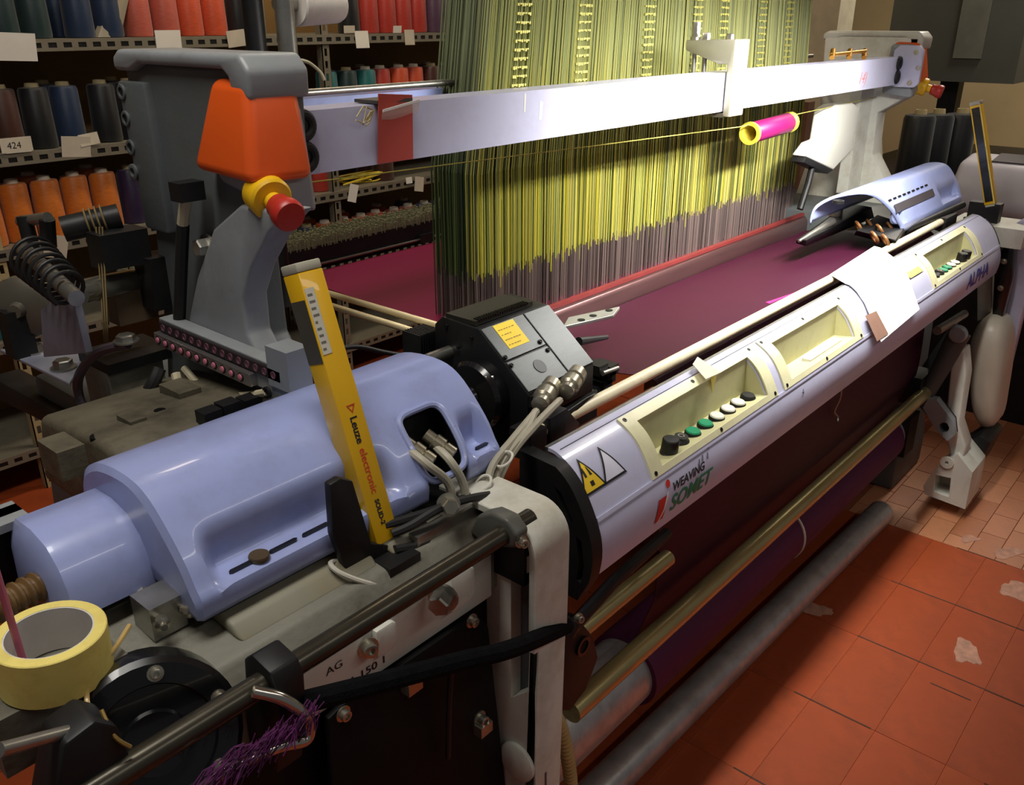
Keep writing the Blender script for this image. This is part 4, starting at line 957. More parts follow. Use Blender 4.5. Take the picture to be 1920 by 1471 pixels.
# shaft with silver sleeve running towards the upright
s0_, s1_ = A(150, 548, X=TX+.03), A(265, 522, X=.70)
LP(MB().tube([s0_, s1_], .020, 18), 'silver_sleeve', mat('polished_sleeve', (200, 196, 180), .22, .9), brk)
# dark arm assembly with rollers
LP(MB().tube([A(118, 430, X=.60), A(225, 405, X=.68)], .021, 16), 'roller', BLK, brk)
for k in range(4):
    LP(MB().torus(A(165+k*10, 418-k*2.5, X=.63+k*.008), A(225, 405, X=.68)-A(118, 430, X=.60), .0225, .0016, 22, 6), 'thread_wrap', mat('brown_thread', (120, 100, 60), .7), brk)
LP(MB().tube([A(60, 465, X=.56), A(45, 405, X=.56)], .012, 12), 'fork_arm', BLK, brk); LP(MB().tube([A(92, 462, X=.575), A(88, 410, X=.575)], .012, 12), 'fork_arm', BLK, brk)
LP(MB().tube([A(38, 415, X=.56), A(90, 408, X=.575)], .009, 12), 'fork_bar', STEEL, brk)
LP(MB().box(.62, .70, A(250, 470, X=.68).y-.02, A(250, 470, X=.68).y+.03, A(250, 470, X=.68).z-.02, A(250, 430, X=.68).z, .006), 'roller_block', BLK, brk)
ro = LP(MB().box(.64, .71, A(240, 530, X=.68).y-.03, A(240, 530, X=.68).y+.03, A(240, 590, X=.68).z, A(240, 520, X=.68).z, .008), 'ratchet_block', mat('rusty_block', (110, 92, 70), .6, .3, var=.2), brk)
LP(MB().box(.60, .72, A(240, 660, X=.66).y-.05, A(240, 660, X=.66).y+.06, A(240, 672, X=.66).z, A(240, 655, X=.66).z, .004), 'bracket_base', BLK, brk); LP(MB().box(.60, .70, A(240, 660, X=.66).y-.04, A(240, 660, X=.66).y+.05, .96, A(240, 672, X=.66).z, .006), 'bracket_block', CAST, brk)
LP(MB().hexbolt(A(237, 640, X=.60), (0, 0, 1), .015, .012), 'hex_bolt', STEEL, brk)
LP(MB().prism(yz([(0, 700), (130, 770), (260, 770), (265, 800), (130, 800), (0, 735)], .60), 'x', .58, .64, .003), 'support_beam', BLK)
cable('cable', [A(240, 645, X=.60), A(185, 660, X=.58), A(150, 700, X=.57), A(148, 740, X=.57), A(170, 775, X=.57), A(230, 785, X=.6)], .008, mat('purple_grey_cable', (70, 60, 68), .5), loom)
cable('cable', [A(300, 690, X=.62), A(280, 730, X=.60), A(240, 770, X=.60)], .010, RUB, loom)
cable('cable', [A(330, 700, X=.65), A(345, 750, X=.64), A(380, 770, X=.64)], .008, mat('cream_cable', (190, 180, 150), .5), loom)
for k in range(3):
    cable('thread', [A(180+k*6, 425, X=.63), A(186+k*5, 500, X=.62), A(193+k*4, 600, X=.60), A(196+k*3, 640, X=.60)], .0014, MATS['brown_thread'], brk, 5)
LP(MB().prism([(1.08, .95), (1.08, 1.06), (1.2, 1.06), (1.45, 1.0), (1.45, .95)], 'x', .50, .70, .01), 'rear_bed', CAST)
# dirt-grey cast lump at left of cover
# ---- poles and white cone above the left upright
pq = A(536, 50, Y=1.345); LP(MB().tube([(pq.x, 1.345, 1.44), (pq.x, 1.345, 2.5)], .0165, 18), 'steel_pole', STEEL)
bpole = A(478, 60, Y=1.75); LP(MB().tube([(bpole.x, 1.75, .98), (bpole.x, 1.75, 2.5)], .022, 14), 'black_pole', BLK)
wc = thing('white_cone', 'white yarn cone on its side clamped to the steel pole', 'yarn cone', A(560, 10, Y=1.34))
c0, c1 = A(552, 8, Y=1.36), A(636, 10, Y=1.36)
MB().lathe(c0, (c1-c0), [(.034, 0), (.036, .003), (.030, (c1-c0).length-.008), (.026, (c1-c0).length), (0, (c1-c0).length)], 32).build('winding', mat('white_yarn', (226, 218, 206), .5, var=.05, scale=60), wc)
MB().lathe(c0, (c0-c1), [(.012, 0), (.010, .04)], 14).build('spindle', STEEL, wc)
cable('cable', [A(560, 112, Y=1.30), A(580, 118, Y=1.30), A(600, 135, Y=1.30), A(608, 150, Y=1.30)], .003, mat('cream_cable', (190, 180, 150), .5), loom)
# ---- masking tape roll
tp_c = A(86, 1178, Z=1.080)
deck = Vector((tp_c.x, tp_c.y, 1.026))
tr_ = thing('tape_roll', 'pale yellow roll of masking tape lying on the loom end casting', 'tape', deck)
MB().ring(deck, (.03, -.02, 1), .0515, .0400, .050, 48, .001).build('tape_winding', mat('masking_tape', (230, 212, 118), .6, var=.05, scale=10, dirt=(170, 140, 70), dscale=24, damt=.35), tr_)
MB().ring(deck+Vector((0, 0, .0005)), (.03, -.02, 1), .0402, .0385, .049, 48).build('cardboard_core', mat('white_core', (206, 204, 200), .7), tr_)
LP(MB().box(deck.x-.07, deck.x+.06, .765, .90, .96, 1.0255, .006), 'tape_ledge', CAST)
ps = MB().tube([deck+Vector((-.022, .012, .002)), A(-8, 1070, X=deck.x-.03)], .0035, 8).build('pink_stick', mat('pink_plastic', (206, 110, 140), .5)); tag(ps, 'thin pink stick standing inside the roll of tape', 'stick')
# ------------------------------------------------------------------ take-up rods, cloth roll, loose tube
LP(MB().tube([(1.02, .735, .452), (3.06, .735, .438)], .0225, 20), 'brass_rod', BRASS)
q1 = A(1252, 1045, Y=.755); LP(MB().tube([(.87, .755, q1.z-.004), (q1.x, .755, q1.z)], .0175, 20), 'stub_roller', BRASS)
rl = thing('cloth_roll', 'purple cloth wound on a scuffed aluminium roll under the brass rod', 'cloth roll', (2.2, .845, .255))
MB().tube([(.90, .845, .262), (3.10, .845, .252)], .078, 36).build('core', ALU, rl)
rol = MB().tube([(1.37, .845, .26), (2.98, .845, .253)], .089, 40).build('wound_cloth', M_CLOTHD, rl)
cx_ = A(1492, 1010, Y=.78).x; MB().ring((cx_, .845, .2575), (1, 0, 0), .0925, .086, .007, 40).build('binding_string', PAPERD, rl)
MB().box(1.16, 1.21, .805, .83, .325, .331).build('masking_label', mat('pale_tape', (214, 202, 140), .6), rl)
t0_, t1_ = Vector((.62, .815, .043)), Vector((2.84, .752, .043))
tb_ = MB(); dd = (t1_-t0_).normalized()
tb_.lathe(t0_, dd, [(.036, 0), (.0425, .0), (.0425, (t1_-t0_).length), (.036, (t1_-t0_).length), (.036, 0)], 32, False)
tbo = tb_.build('aluminium_tube', ALU); tag(tbo, 'long scuffed aluminium tube lying on the tiles under the loom', 'tube')
# black lever, cam plate and webbing at the left
LP(MB().prism(xz([(1045, 1215), (1055, 1160), (1075, 1150), (1108, 1190), (1118, 1230), (1095, 1290), (1065, 1330), (1045, 1330)], .70), 'y', .695, .71, .003), 'cam_plate', BLK)
LP(MB().ring(A(1092, 1210, Y=.694), (0, -1, 0), .018, .012, .004, 24), 'cam_ring', BLKG)
LP(MB().tube([A(1070, 1178, Y=.68), A(1150, 1090, Y=.70), A(1250, 1000, Y=.745)], .012, 10), 'lever', BLK)
LP(MB().tube([A(1055, 1185, Y=.672), A(1068, 1160, Y=.672)], .020, 14), 'lever_hub', BLK); LP(MB().capscrew(A(1084, 1158, Y=.665), (-.3, -1, .2), .006, .01), 'cap_screw', BOLT)
wb = MB().tube(spline([A(560, 1318, Y=.635), A(700, 1282, Y=.628), A(860, 1240, Y=.612), A(960, 1215, Y=.604), A(1062, 1172, Y=.63)], 8), .0125, 10).build('webbing_strap', mat('black_webbing', (12, 12, 14), .95, var=.3, scale=60, bump=.6, bscale=300, spec=.1)); tag(wb, 'fuzzy black webbing strap stretched across the loom front leg', 'strap')
# purple yarn waste tied to the handle
yw = MB(); rd = random.Random(11)
for k in range(260):
    t = rd.random(); p = A(600-190*t, 1318+125*t, Y=.615)+Vector((rd.uniform(-.008, .008), rd.uniform(-.008, .008), rd.uniform(-.008, .008)))
    q = p+Vector((rd.uniform(-.03, -.005), rd.uniform(-.008, .008), rd.uniform(-.03, -.002))); yw.tube([p, (p+q)/2+Vector((0, 0, rd.uniform(-.006, .006))), q], .0007, 4)
ywo = yw.build('yarn_waste', mat('purple_yarn', (84, 20, 78), .7, var=.5, scale=80)); tag(ywo, 'tuft of purple yarn waste caught on the bent chrome handle', 'yarn'); ywo['kind'] = 'stuff'
# ------------------------------------------------------------------ right end of the loom
RX = 3.10
rc_ = LP(MB().prism(yz([(1790, 655), (1812, 650), (1816, 700), (1802, 790), (1815, 830), (1808, 860), (1790, 865), (1775, 800)], RX), 'x', RX-.03, RX+.05, .008, 3), 'right_leg', LEG)
fo_ = yz([(1752, 880), (1775, 855), (1800, 845), (1828, 880), (1822, 910), (1814, 948), (1738, 920), (1736, 905)], RX-.02)
ho_ = yz([(1758, 884), (1788, 890), (1784, 926), (1755, 915)], RX-.02)
LP(plate_holes(MB(), fo_, [ho_], 'x', RX-.05, RX+.03), 'right_foot', LEG); LP(MB().prism(fo_, 'x', RX+.031, RX+.12, .004), 'foot_body', LEG, rc_)
LP(MB().ring(A(1776, 866, X=RX-.052), (-1, 0, 0), .022, .006, .006, 24), 'foot_boss', LEG, rc_)
oh = yz([(1735, 760), (1745, 742), (1760, 745), (1790, 785), (1793, 812), (1780, 822), (1758, 800)], RX-.06)
h1 = yz([(1740+14*.5*math.cos(a)+2, 760+12*math.sin(a)) for a in [.6*k for k in range(10)]], RX-.06); h2 = yz([(1774+10*math.cos(a), 797+10*math.sin(a)) for a in [.6*k for k in range(10)]], RX-.06)
LP(plate_holes(MB(), oh, [h2], 'x', RX-.085, RX-.05), 'hanger_bracket', GREYL); LP(MB().prism(oh, 'x', RX-.049, RX-.04), 'hanger_back', BLK, rc_)
LP(MB().tube([A(1800, 622, X=RX-.02), A(1764, 690, X=RX-.04), A(1732, 748, X=RX-.06)], [.036, .030, .024], 14), 'tension_arm', mat('dark_grey_arm', (74, 74, 72), .5, var=.12))
LP(MB().lathe(A(1797, 625, X=RX-.05), (-1, 0, 0), [(.03, 0), (.03, .01), (.024, .016), (0, .016)], 24), 'arm_boss', GREYL)
LP(MB().prism(yz([(1720, 700), (1790, 600), (1812, 640), (1800, 700), (1760, 800), (1725, 760)], RX+.06), 'x', RX+.05, RX+.07), 'frame_plate', GREY)
LP(MB().tube([A(1757, 620, Y=.70), A(1808, 588, Y=.70)], .014, 14), 'upper_rod', STEEL)
LP(MB().box(RX-.12, RX, .74, .90, .40, .50, .01), 'roll_bearing', BLK); LP(MB().box(RX-.08, RX+.02, .76, .92, .18, .33, .01), 'roll_bearing', BLK)
# pale bulbous motor cover
hc_px = [(1822, 665), (1826, 625), (1842, 598), (1866, 592), (1888, 610), (1892, 660), (1882, 735), (1870, 790), (1845, 800), (1826, 760)]
P2 = yz(hc_px, 3.34); cy_, cz_ = sum(p[0] for p in P2)/len(P2), sum(p[1] for p in P2)/len(P2)
P2 = [(p.x, p.y) for p in spline([(a, b_, 0) for a, b_ in P2+[P2[0]]], 4)[:-1]]
Lq = []
for x, k in ((3.42, 1.0), (3.34, 1.0), (3.30, .93), (3.275, .78), (3.262, .5), (3.258, .1)):
    Lq.append([(x, cy_+(a-cy_)*k, cz_+(b_-cz_)*k) for a, b_ in P2])
LP(MB().loops(Lq), 'motor_cover', mat('warm_grey_plastic', (190, 180, 164), .35, var=.05), ang=60)
LP(MB().prism(yz([(1885, 430), (1935, 400), (1925, 560), (1885, 725), (1872, 690), (1890, 600)], 3.46), 'x', 3.44, 3.50, .004), 'side_panel', LAV_LIT)
LP(MB().prism(yz([(1868, 480), (1905, 440), (1900, 520), (1880, 600), (1862, 600)], 3.38), 'x', 3.36, 3.42, .006), 'junction_box', BLKG)
for u, v in ((1882, 490), (1876, 540)): LP(MB().capscrew(A(u, v, X=3.358), (-1, 0, 0), .007, .008), 'cap_screw', BOLT)
LP(MB().prism(yz([(1835, 470), (1862, 455), (1862, 590), (1835, 600)], 3.42), 'x', 3.40, 3.44, .003), 'end_bracket', LEG)
LP(MB().box(3.33, 3.52, .60, .84, .90, .965, .01), 'end_shelf', LEG)
LP(MB().prism(yz([(1800, 830), (1850, 800), (1870, 815), (1840, 870), (1812, 880)], 3.3), 'x', 3.22, 3.4, .01), 'pedal_box', BLK)
# right end cover with dark window
rcv = end_cover('end_cover', 3.40, 2.52, True, LAV, None, .72, 1.6, True)
LP(MB().prism([(.8585, 1.1005), (.8465, 1.0795), (.8445, 1.0825), (.8565, 1.1035)], 'x', 2.76, 3.12), 'dark_window', mat('smoked_window', (70, 66, 70), .3), rcv)
for k in range(9):
    x = 2.74+.042*k; LP(MB().prism([(.8715, 1.1175), (.8675, 1.1130), (.8660, 1.1150), (.8700, 1.1195)], 'x', x, x+.022), 'vent_slot', BLKG, rcv)
LP(MB().lathe(A(1572, 378, Z=1.14), (0, 0, 1), [(.016, -.004), (.016, .004), (.010, .004), (.009, .001)], 20), 'cover_knob', BLK, rcv)
# gripper head lying over the cloth at the right
gh = LP(MB().hexa([A(1492, 456, Z=1.005), A(1512, 462, Z=1.0), A(1640, 408, Z=1.0), A(1590, 398, Z=1.0), A(1492, 450, Z=1.02), A(1512, 450, Z=1.025), A(1635, 388, Z=1.06), A(1590, 380, Z=1.06)], .003), 'gripper_head', BLK)
LP(MB().tube([A(1498, 452, Z=1.02), A(1560, 415, Z=1.05)], [.004, .014], 12), 'gripper_tip', STEEL, gh)
LP(MB().lathe(A(1568, 395, Z=1.06), (0, 0, 1), [(.02, -.03), (.02, .006), (.012, .012), (0, .012)], 20), 'gripper_roller', STEEL, gh)
b = MB(); M_CU = mat('copper_brown', (140, 96, 56), .4, .5, var=.2)
for u, v, r in ((1610, 425, .016), (1630, 420, .014), (1650, 432, .018), (1668, 425, .013), (1640, 445, .017), (1660, 450, .016)):
    p = A(u, v, Z=1.03); LP(MB().torus(p, (.5, -.6, .5), r, .005, 18, 8), 'brown_spring', M_CU, gh)
LP(MB().hexa([A(1600, 440, Z=1.0), A(1680, 462, Z=1.0), A(1705, 430, Z=1.0), A(1640, 410, Z=1.0), A(1605, 432, Z=1.03), A(1680, 450, Z=1.03), A(1700, 420, Z=1.03), A(1645, 402, Z=1.03)], .004), 'gripper_base', BLK, gh)
LP(MB().tube([(2.85, .84, 1.012), (3.30, .80, 1.03)], .012, 12), 'dark_rail', BLK)
# white weft sensor on a stalk
wsn = LP(MB().prism(xz([(1545, 205), (1560, 196), (1592, 192), (1603, 200), (1600, 245), (1592, 262), (1596, 275), (1555, 318), (1502, 292), (1520, 268), (1535, 262)], 1.20), 'y', 1.185, 1.235, .007, 3), 'weft_sensor', WHITE)
LP(MB().prism(xz([(1504, 293), (1556, 318), (1545, 325), (1500, 304)], 1.20), 'y', 1.187, 1.233, .002), 'sensor_eye', BLK, wsn)
LP(MB().tube([A(1523, 312, Y=1.20), A(1515, 345, Y=1.20), A(1500, 392, Y=1.20)], .011, 10), 'sensor_stalk', BLK, wsn)
LP(MB().box(3.30, 3.42, 1.20, 1.24, 1.02, 1.40, .006), 'inner_post', LEG)
LP(MB().tube([A(1600, 285, Y=1.35), A(1618, 345, Y=1.32)], .012, 10), 'wooden_stick', mat('wood_stick', (120, 84, 50), .6))
pc = A(1515, 215, Y=1.5); LP(MB().box(pc.x-.03, pc.x+.03, 1.49, 1.52, .97, pc.z+.05, .004), 'copper_strap', mat('brown_strap', (120, 84, 66), .5))
LP(MB().lathe(A(1540, 365, Y=1.42), (0, -1, .2), [(.09, 0), (.09, .03), (.07, .05), (.03, .05)], 28), 'pulley', LEG)
LP(MB().prism(yz([(1600, 190), (1650, 175), (1655, 330), (1625, 345), (1590, 345)], 3.55), 'x', 3.50, 3.56, .004), 'rear_panel', LEG)
# ------------------------------------------------------------------ paper on the cover
def drape(y):
    if y > .803: return 1.0195-(y-.803)*.12
    if y > .745: return 1.0065+(y-.745)/.058*.013
    if y < .70: return .985-(.70-y)*1.3
    i = next((k for k in range(len(PROF)) if PROF[k][0] <= y), len(PROF)-1); return PROF[i][1]+.0065
def drape_sheet(name, corners, th=.0008, n=14, lift=0, free=True):
    b = MB(); up_ = []; 
    for i in range(n+1):
        row = []
        for j in range(n+1):
            s, t = i/n, j/n; c = [corners[0].lerp(corners[1], s), corners[3].lerp(corners[2], s)]; p = c[0].lerp(c[1], t)
            row.append(Vector((p.x, p.y, max(drape(p.y), p.z-.004 if free else 0)+lift+.004*s*(1-t))))
        up_.append(row)
    V = [[b.bm.verts.new(p+Vector((0, -.5, .8))*th) for p in r] for r in up_]; D = [[b.bm.verts.new(p) for p in r] for r in up_]
    f = []
    for i in range(n):
        for j in range(n):
            f.append(b.bm.faces.new([V[i][j], V[i+1][j], V[i+1][j+1], V[i][j+1]])); f.append(b.bm.faces.new([D[i][j], D[i][j+1], D[i+1][j+1], D[i+1][j]]))
    for i in range(n):
        for a in (0, n):
            f.append(b.bm.faces.new([V[i][a], V[i+1][a], D[i+1][a], D[i][a]])); f.append(b.bm.faces.new([V[a][i], V[a][i+1], D[a][i+1], D[a][i]]))
    bmesh.ops.recalc_face_normals(b.bm, faces=f); return b.build(name, PAPER, None, 60)
def on_slope(u, v):          # where a pixel's ray meets the slope the paper hangs along
    d = FW+RT*((u-CX)/F)-UP*((v-CY)/F); return CAM+d*(1.545/(1.3*d.y-d.z))
pp = drape_sheet('paper_sheet', [A(1555, 520, Z=1.012), A(1638, 467, Z=1.012), on_slope(1724, 580), on_slope(1652, 641)])
tag(pp, 'white sheet of paper draped over the rail and the front cover', 'paper')
sw = drape_sheet('fabric_swatch', [on_slope(1622, 594), on_slope(1642, 588), on_slope(1665, 628), on_slope(1644, 642)], lift=.003); sw.data.materials[0] = mat('brown_swatch', (134, 100, 84), .8, bump=.3)
tag(sw, 'small brown fabric swatch at the corner of the white sheet', 'fabric')
st = drape_sheet('sticky_note', [A(1690, 530, Y=.705), A(1712, 545, Y=.70), A(1722, 556, Y=.69), A(1700, 562, Y=.69)], lift=-.003); st.data.materials[0] = mat('sticky_yellow', (236, 220, 120), .7); tag(st, 'pale yellow sticky note peeping from under the white sheet', 'note')
n0 = A(1312, 690, Z=1.012)
nt_ = MB().hexa([(n0.x-.03, n0.y-.03, 1.006), (n0.x+.02, n0.y-.035, 1.006), (n0.x+.025, n0.y+.02, 1.022), (n0.x-.01, n0.y+.01, 1.020), (n0.x-.03, n0.y-.03, 1.007), (n0.x+.02, n0.y-.035, 1.007), (n0.x+.025, n0.y+.02, 1.023), (n0.x-.01, n0.y+.01, 1.021)]).build('paper_scrap', PAPERD); tag(nt_, 'torn cream paper scrap stuck by the rail above the nearer buttons', 'paper')
z_ = A(1335, 715, Y=.718); nn_ = MB().prism([(z_.x-.015, z_.z+.02), (z_.x+.015, z_.z+.02), (z_.x, z_.z-.022)], 'y', .7150, .7158).build('sticky_note', MATS['sticky_yellow']); tag(nn_, 'yellow triangular sticky note inside the pocket behind the green buttons', 'note')
hk = A(1565, 770, Y=.765); ho = MB().tube(spline([hk+Vector((0, 0, .12)), hk+Vector((0, -.01, .05)), hk, hk+Vector((.012, -.006, -.02)), hk+Vector((.006, -.01, -.03))], 5), .003, 8).build('thread_hook', STEEL, loom)
# ------------------------------------------------------------------ yarn shelving
SHY = 3.20; LEV = [1.555, 1.205, .90, .585, .17]; SX = (.10, 5.2)
M_SH = mat('galvanised_shelf', (140, 134, 118), .5, .3, var=.12, scale=8, dirt=(90, 80, 62), dscale=8, damt=.5)
M_POST = mat('cream_angle_post', (176, 160, 118), .55, var=.1, scale=8)
M_BACK = mat('brown_hardboard', (128, 98, 54), .8, var=.12, scale=4)
sh = thing('shelving_rack', 'long slotted-angle shelving rack full of yarn cones along the wall', 'shelves', (2.6, 3.42, 0))
for z in LEV:
    o = MB().box(SX[0], SX[1], SHY, SHY+.46, z-.004, z).build('shelf', M_SH, sh)
    b = MB(); zt, zb_ = z, z-.038
    for a, c in ((zt-.011, zt), (zb_, zb_+.011)): b.box(SX[0], SX[1], SHY-.003, SHY, a, c)
    x = SX[0]
    while x < SX[1]-.02: b.box(x, x+.022, SHY-.003, SHY, zb_+.011, zt-.011); x += .05
    b.build('slotted_edge', M_SH, o)
    MB().box(SX[0], SX[1], SHY-.0008, SHY+.0002, zb_+.01, zt-.01).build('slot_shadow_strip', BLK, o)  # black strip painted in for the shade inside the edge slots
for X in (.14, 1.06, 2.50, 3.95, 5.15):
    for Y in (SHY+.004, SHY+.44):
        b = MB(); b.box(X, X+.004, Y, Y+.036, 0, 2.25)
        z = 0
        while z < 2.2: b.box(X, X+.012, Y, Y+.003, z, z+.05); b.box(X+.026, X+.038, Y, Y+.003, z, z+.05); b.box(X+.012, X+.026, Y, Y+.003, z, z+.02); z += .05
        b.build('post', M_POST if X < 2 else M_SH, sh)
MB().box(SX[0], SX[1], SHY+.462, SHY+.47, 0, 2.25).build('back_board', M_BACK, sh)
# yarn cones
CM = {}
def cone_mesh(col, kind):
    if (col, kind) in CM: return CM[(col, kind)]
    h, r0, r1 = {'t': (.20, .050, .046), 's': (.165, .050, .046), 'w': (.19, .062, .060)}[kind]
    m = mat('yarn_%d_%d_%d' % col, col, .38, var=.14, scale=50, stretch=(1, 1, 6), bump=.25, bscale=220, sheen=.2)
    me = MB().lathe((0, 0, 0), (0, 0, 1), [(r0*.6, 0), (r0*.96, .002), (r0, .010), (r1, h-.012), (r1*.92, h-.003), (.026, h)], 22).mesh('winding'); me.materials.append(m)
    tu = MB().lathe((0, 0, 0), (0, 0, 1), [(.024, h-.004), (.021, h+.012), (.016, h+.012), (.016, h-.01)], 16, False).mesh('tube'); tu.materials.append(PAPERD if sum(col) > 200 else M_POST)
    CM[(col, kind)] = (me, tu); return CM[(col, kind)]
NAMES = {}
ORD = ['first', 'second', 'third', 'fourth', 'fifth', 'sixth', 'seventh', 'eighth']
def cone(x, y, z, col, kind, cname, where, grp, row):
    me, tu = cone_mesh(col, kind); k = (cname, where, row); NAMES.setdefault(k, []).append(0); i = len(NAMES[k])
    n = TOT[(cname, where, row)]
    lab = '%s yarn cone in the %s row on the %s' % (cname, row, where) if n < 2 else '%s yarn cone, %s from the cream post, %s row on the %s' % (cname, ORD[i-1], row, where)
    o = thing('yarn_cone', lab, 'yarn cone', (x, y, z), grp)
    for n_, m_ in (('winding', me), ('tube', tu)):
        c = bpy.data.objects.new(n_, m_); COL.objects.link(c); c.parent = o
    o.rotation_euler = (0, 0, random.uniform(0, 6)); return o
TEAL, DTEAL, NAVY, BLACK, PINK, ORNG, ORED, REDC, BRN, PUR, BLU, DPUR, ROSE = (34, 110, 112), (28, 52, 54), (28, 48, 78), (20, 22, 26), (190, 92, 76), (214, 96, 44), (206, 84, 50), (176, 54, 44), (70, 38, 28), (84, 60, 84), (88, 96, 140), (44, 30, 66), (198, 100, 84)
GOLD = (212, 116, 36)
rows = [  # level, where, group, [(pixel column, row offset, colour, kind, colour name)]
 (0, 'eye-level shelf', 'cones on the eye-level shelf', [(10, DTEAL, 't', 'dark teal'), (52, DTEAL, 't', 'dark teal'), (152, NAVY, 't', 'navy blue'), (178, NAVY, 't', 'navy blue'), (262, PINK, 't', 'dusty pink'), (300, PINK, 't', 'dusty pink'), (345, ORED, 't', 'orange red'), (392, ORED, 't', 'orange red'), (440, BLACK, 't', 'black'), (655, BLACK, 't', 'black'), (690, REDC, 't', 'brick red'), (720, REDC, 't', 'brick red'), (745, REDC, 't', 'brick red'), (772, REDC, 't', 'brick red'), (805, PUR, 't', 'dull purple'), (835, PUR, 't', 'dull purple')]),
 (1, 'second shelf down', 'cones on the second shelf', [(22, BRN, 't', 'dark brown'), (62, BLACK, 't', 'black'), (98, NAVY, 't', 'navy blue'), (205, BLACK, 't', 'black'), (250, BLACK, 't', 'black'), (618, TEAL, 't', 'teal'), (645, DTEAL, 't', 'dark teal'), (668, TEAL, 't', 'teal'), (695, REDC, 't', 'brick red'), (722, ORED, 't', 'orange red'), (752, ORED, 't', 'orange red'), (778, BRN, 't', 'dark brown'), (800, PUR, 't', 'dull purple'), (828, BRN, 't', 'dark brown')]),
 (2, 'third shelf down', 'cones on the third shelf', [(-12, GOLD, 't', 'golden orange'), (18, GOLD, 't', 'golden orange'), (40, GOLD, 't', 'golden orange'), (88, GOLD, 't', 'golden orange'), (132, GOLD, 't', 'golden orange'), (212, DPUR, 't', 'deep violet'), (255, BRN, 't', 'dark brown'), (600, REDC, 's', 'brick red'), (720, BRN, 's', 'dark brown')]),
 (3, 'fourth shelf down', 'cones on the fourth shelf', [(545, DTEAL, 's', 'dark teal'), (570, NAVY, 's', 'navy blue'), (595, ORNG, 's', 'bright orange'), (618, ORNG, 's', 'bright orange'), (650, ORED, 's', 'orange red'), (675, ORED, 's', 'orange red'), (712, REDC, 's', 'brick red'), (732, ROSE, 's', 'rose'), (765, BLU, 's', 'slate blue'), (792, BLU, 's', 'slate blue'), (-5, TEAL, 's', 'teal'), (100, PUR, 's', 'dull purple')]),
]
TOT = {}
for lv, where, grp, lst in rows:
    for k, (u, col, kd, cn) in enumerate(lst):
        for rw in ('front', 'back')[:2 if k % 2 == 0 else 1]: TOT[(cn, where, rw)] = TOT.get((cn, where, rw), 0)+1
for lv, where, grp, lst in rows:
    BK = [sorted(lst, key=lambda e: e[0]).index(e) for k, e in enumerate(lst) if k % 2 == 0]; lst = sorted(lst, key=lambda e: e[0])
    z = LEV[lv]; last = {}
    for k, (u, col, kd, cn) in enumerate(lst):
        vv = CY
        for _ in range(6):      # row of the photograph where this shelf's floor lies
            P = A(u, vv, Y=SHY+.07); vv += (P.z-z)*420
        y = SHY+.075+random.uniform(0, .02); x = P.x*(y/(SHY+.07))
        px_ = last.get('x', -9)
        if x-px_ < .104: x = px_+.104
        last['x'] = x
        cone(x, y, z, col, kd, cn, where, grp, 'front')
        if k in BK: cone(x+random.uniform(-.01, .01), y+.125+random.uniform(0, .02), z, col, kd, cn, where, grp, 'back')
# paper tickets clipped to the shelf edges
def ticket(u, v, w, h, tilt, lab, Y=SHY-.006):
    p = A(u, v, Y=Y); M_ = Matrix.Translation(p) @ Matrix.Rotation(tilt, 4, 'Y') @ Matrix.Rotation(random.uniform(-.15, .15), 4, 'X')
    o = MB().box(-w/2, w/2, -.0006, .0006, -h/2, h/2, 0, 1, M_).build('paper_ticket', PAPER if random.random() < .5 else PAPERD)
    tag(o, lab, 'label', 'paper tickets on the shelf edges'); return o
TKL = ['large paper ticket under the dark teal cones', 'square paper ticket under the orange red cones', 'tilted paper ticket under the black cone', 'narrow paper strip on the eye-level shelf edge above the square ticket', 'square paper ticket under the nearest brick red cones', 'printed paper ticket under the last brick red cones', 'narrow paper strip beside the printed ticket',
       'short paper ticket under the dark brown cone', 'curled paper ticket under the navy cone of the second shelf', 'narrow paper ticket overlapping the curled one', 'slanted paper ticket beside the red emergency button', 'slanted paper ticket hanging below the yellow cord tangle', 'slanted paper ticket hanging next to the harness cords', 'narrow paper strip just above the ticket next to the harness', 'slanted paper ticket under the golden orange cones']
tks = [(32, 88, .12, .085, .05, 0), (316, 76, .10, .07, 0, 0), (443, 72, .08, .06, -.1, 0), (655, 55, .06, .03, 0, 0), (679, 74, .075, .07, 0, 0), (768, 70, .06, .065, 0, 0), (745, 55, .05, .03, 0, 0),
       (33, 274, .08, .04, 0, 1), (143, 275, .10, .07, .1, 1), (167, 261, .07, .04, -.1, 1),
       (570, 378, .06, .07, .4, 2), (662, 362, .05, .08, .3, 2), (786, 345, .06, .07, .2, 2), (767, 338, .04, .03, 0, 2), (105, 462, .08, .08, .25, 2)]
for (u, v, w, h, t, l), lab in zip(tks, TKL): ticket(u, v, w, h, t, lab)
V, Fc = text_mesh('424', .03); p_ = A(20, 279, Y=SHY-.008); 
tkt = MB().box(p_.x-.03, p_.x+.07, SHY-.0095, SHY-.0085, p_.z-.012, p_.z+.035).build('number_ticket', PAPERD); tag(tkt, 'paper ticket numbered 424 on the edge of the second shelf', 'label')
flat('lettering', V, Fc, lambda x, y, h: (p_.x-.01+x, SHY-.0096-h, p_.z+y), INK, tkt)
bg = MB().loops([[(A(215, 30, Y=3.24).x+.05*math.cos(a)*k+dx, 3.26+.03*math.sin(a)*k, 1.557+zz) for a in [.628*i for i in range(10)]] for k, zz, dx in ((1, 0, -.03), (.9, .06, 0), (.7, .13, .04), (.3, .2, .07))]).build('plastic_bag', mat('milky_plastic', (170, 160, 140), .3, alpha=.8)); tag(bg, 'crumpled milky plastic bag between blue and pink cones', 'bag')
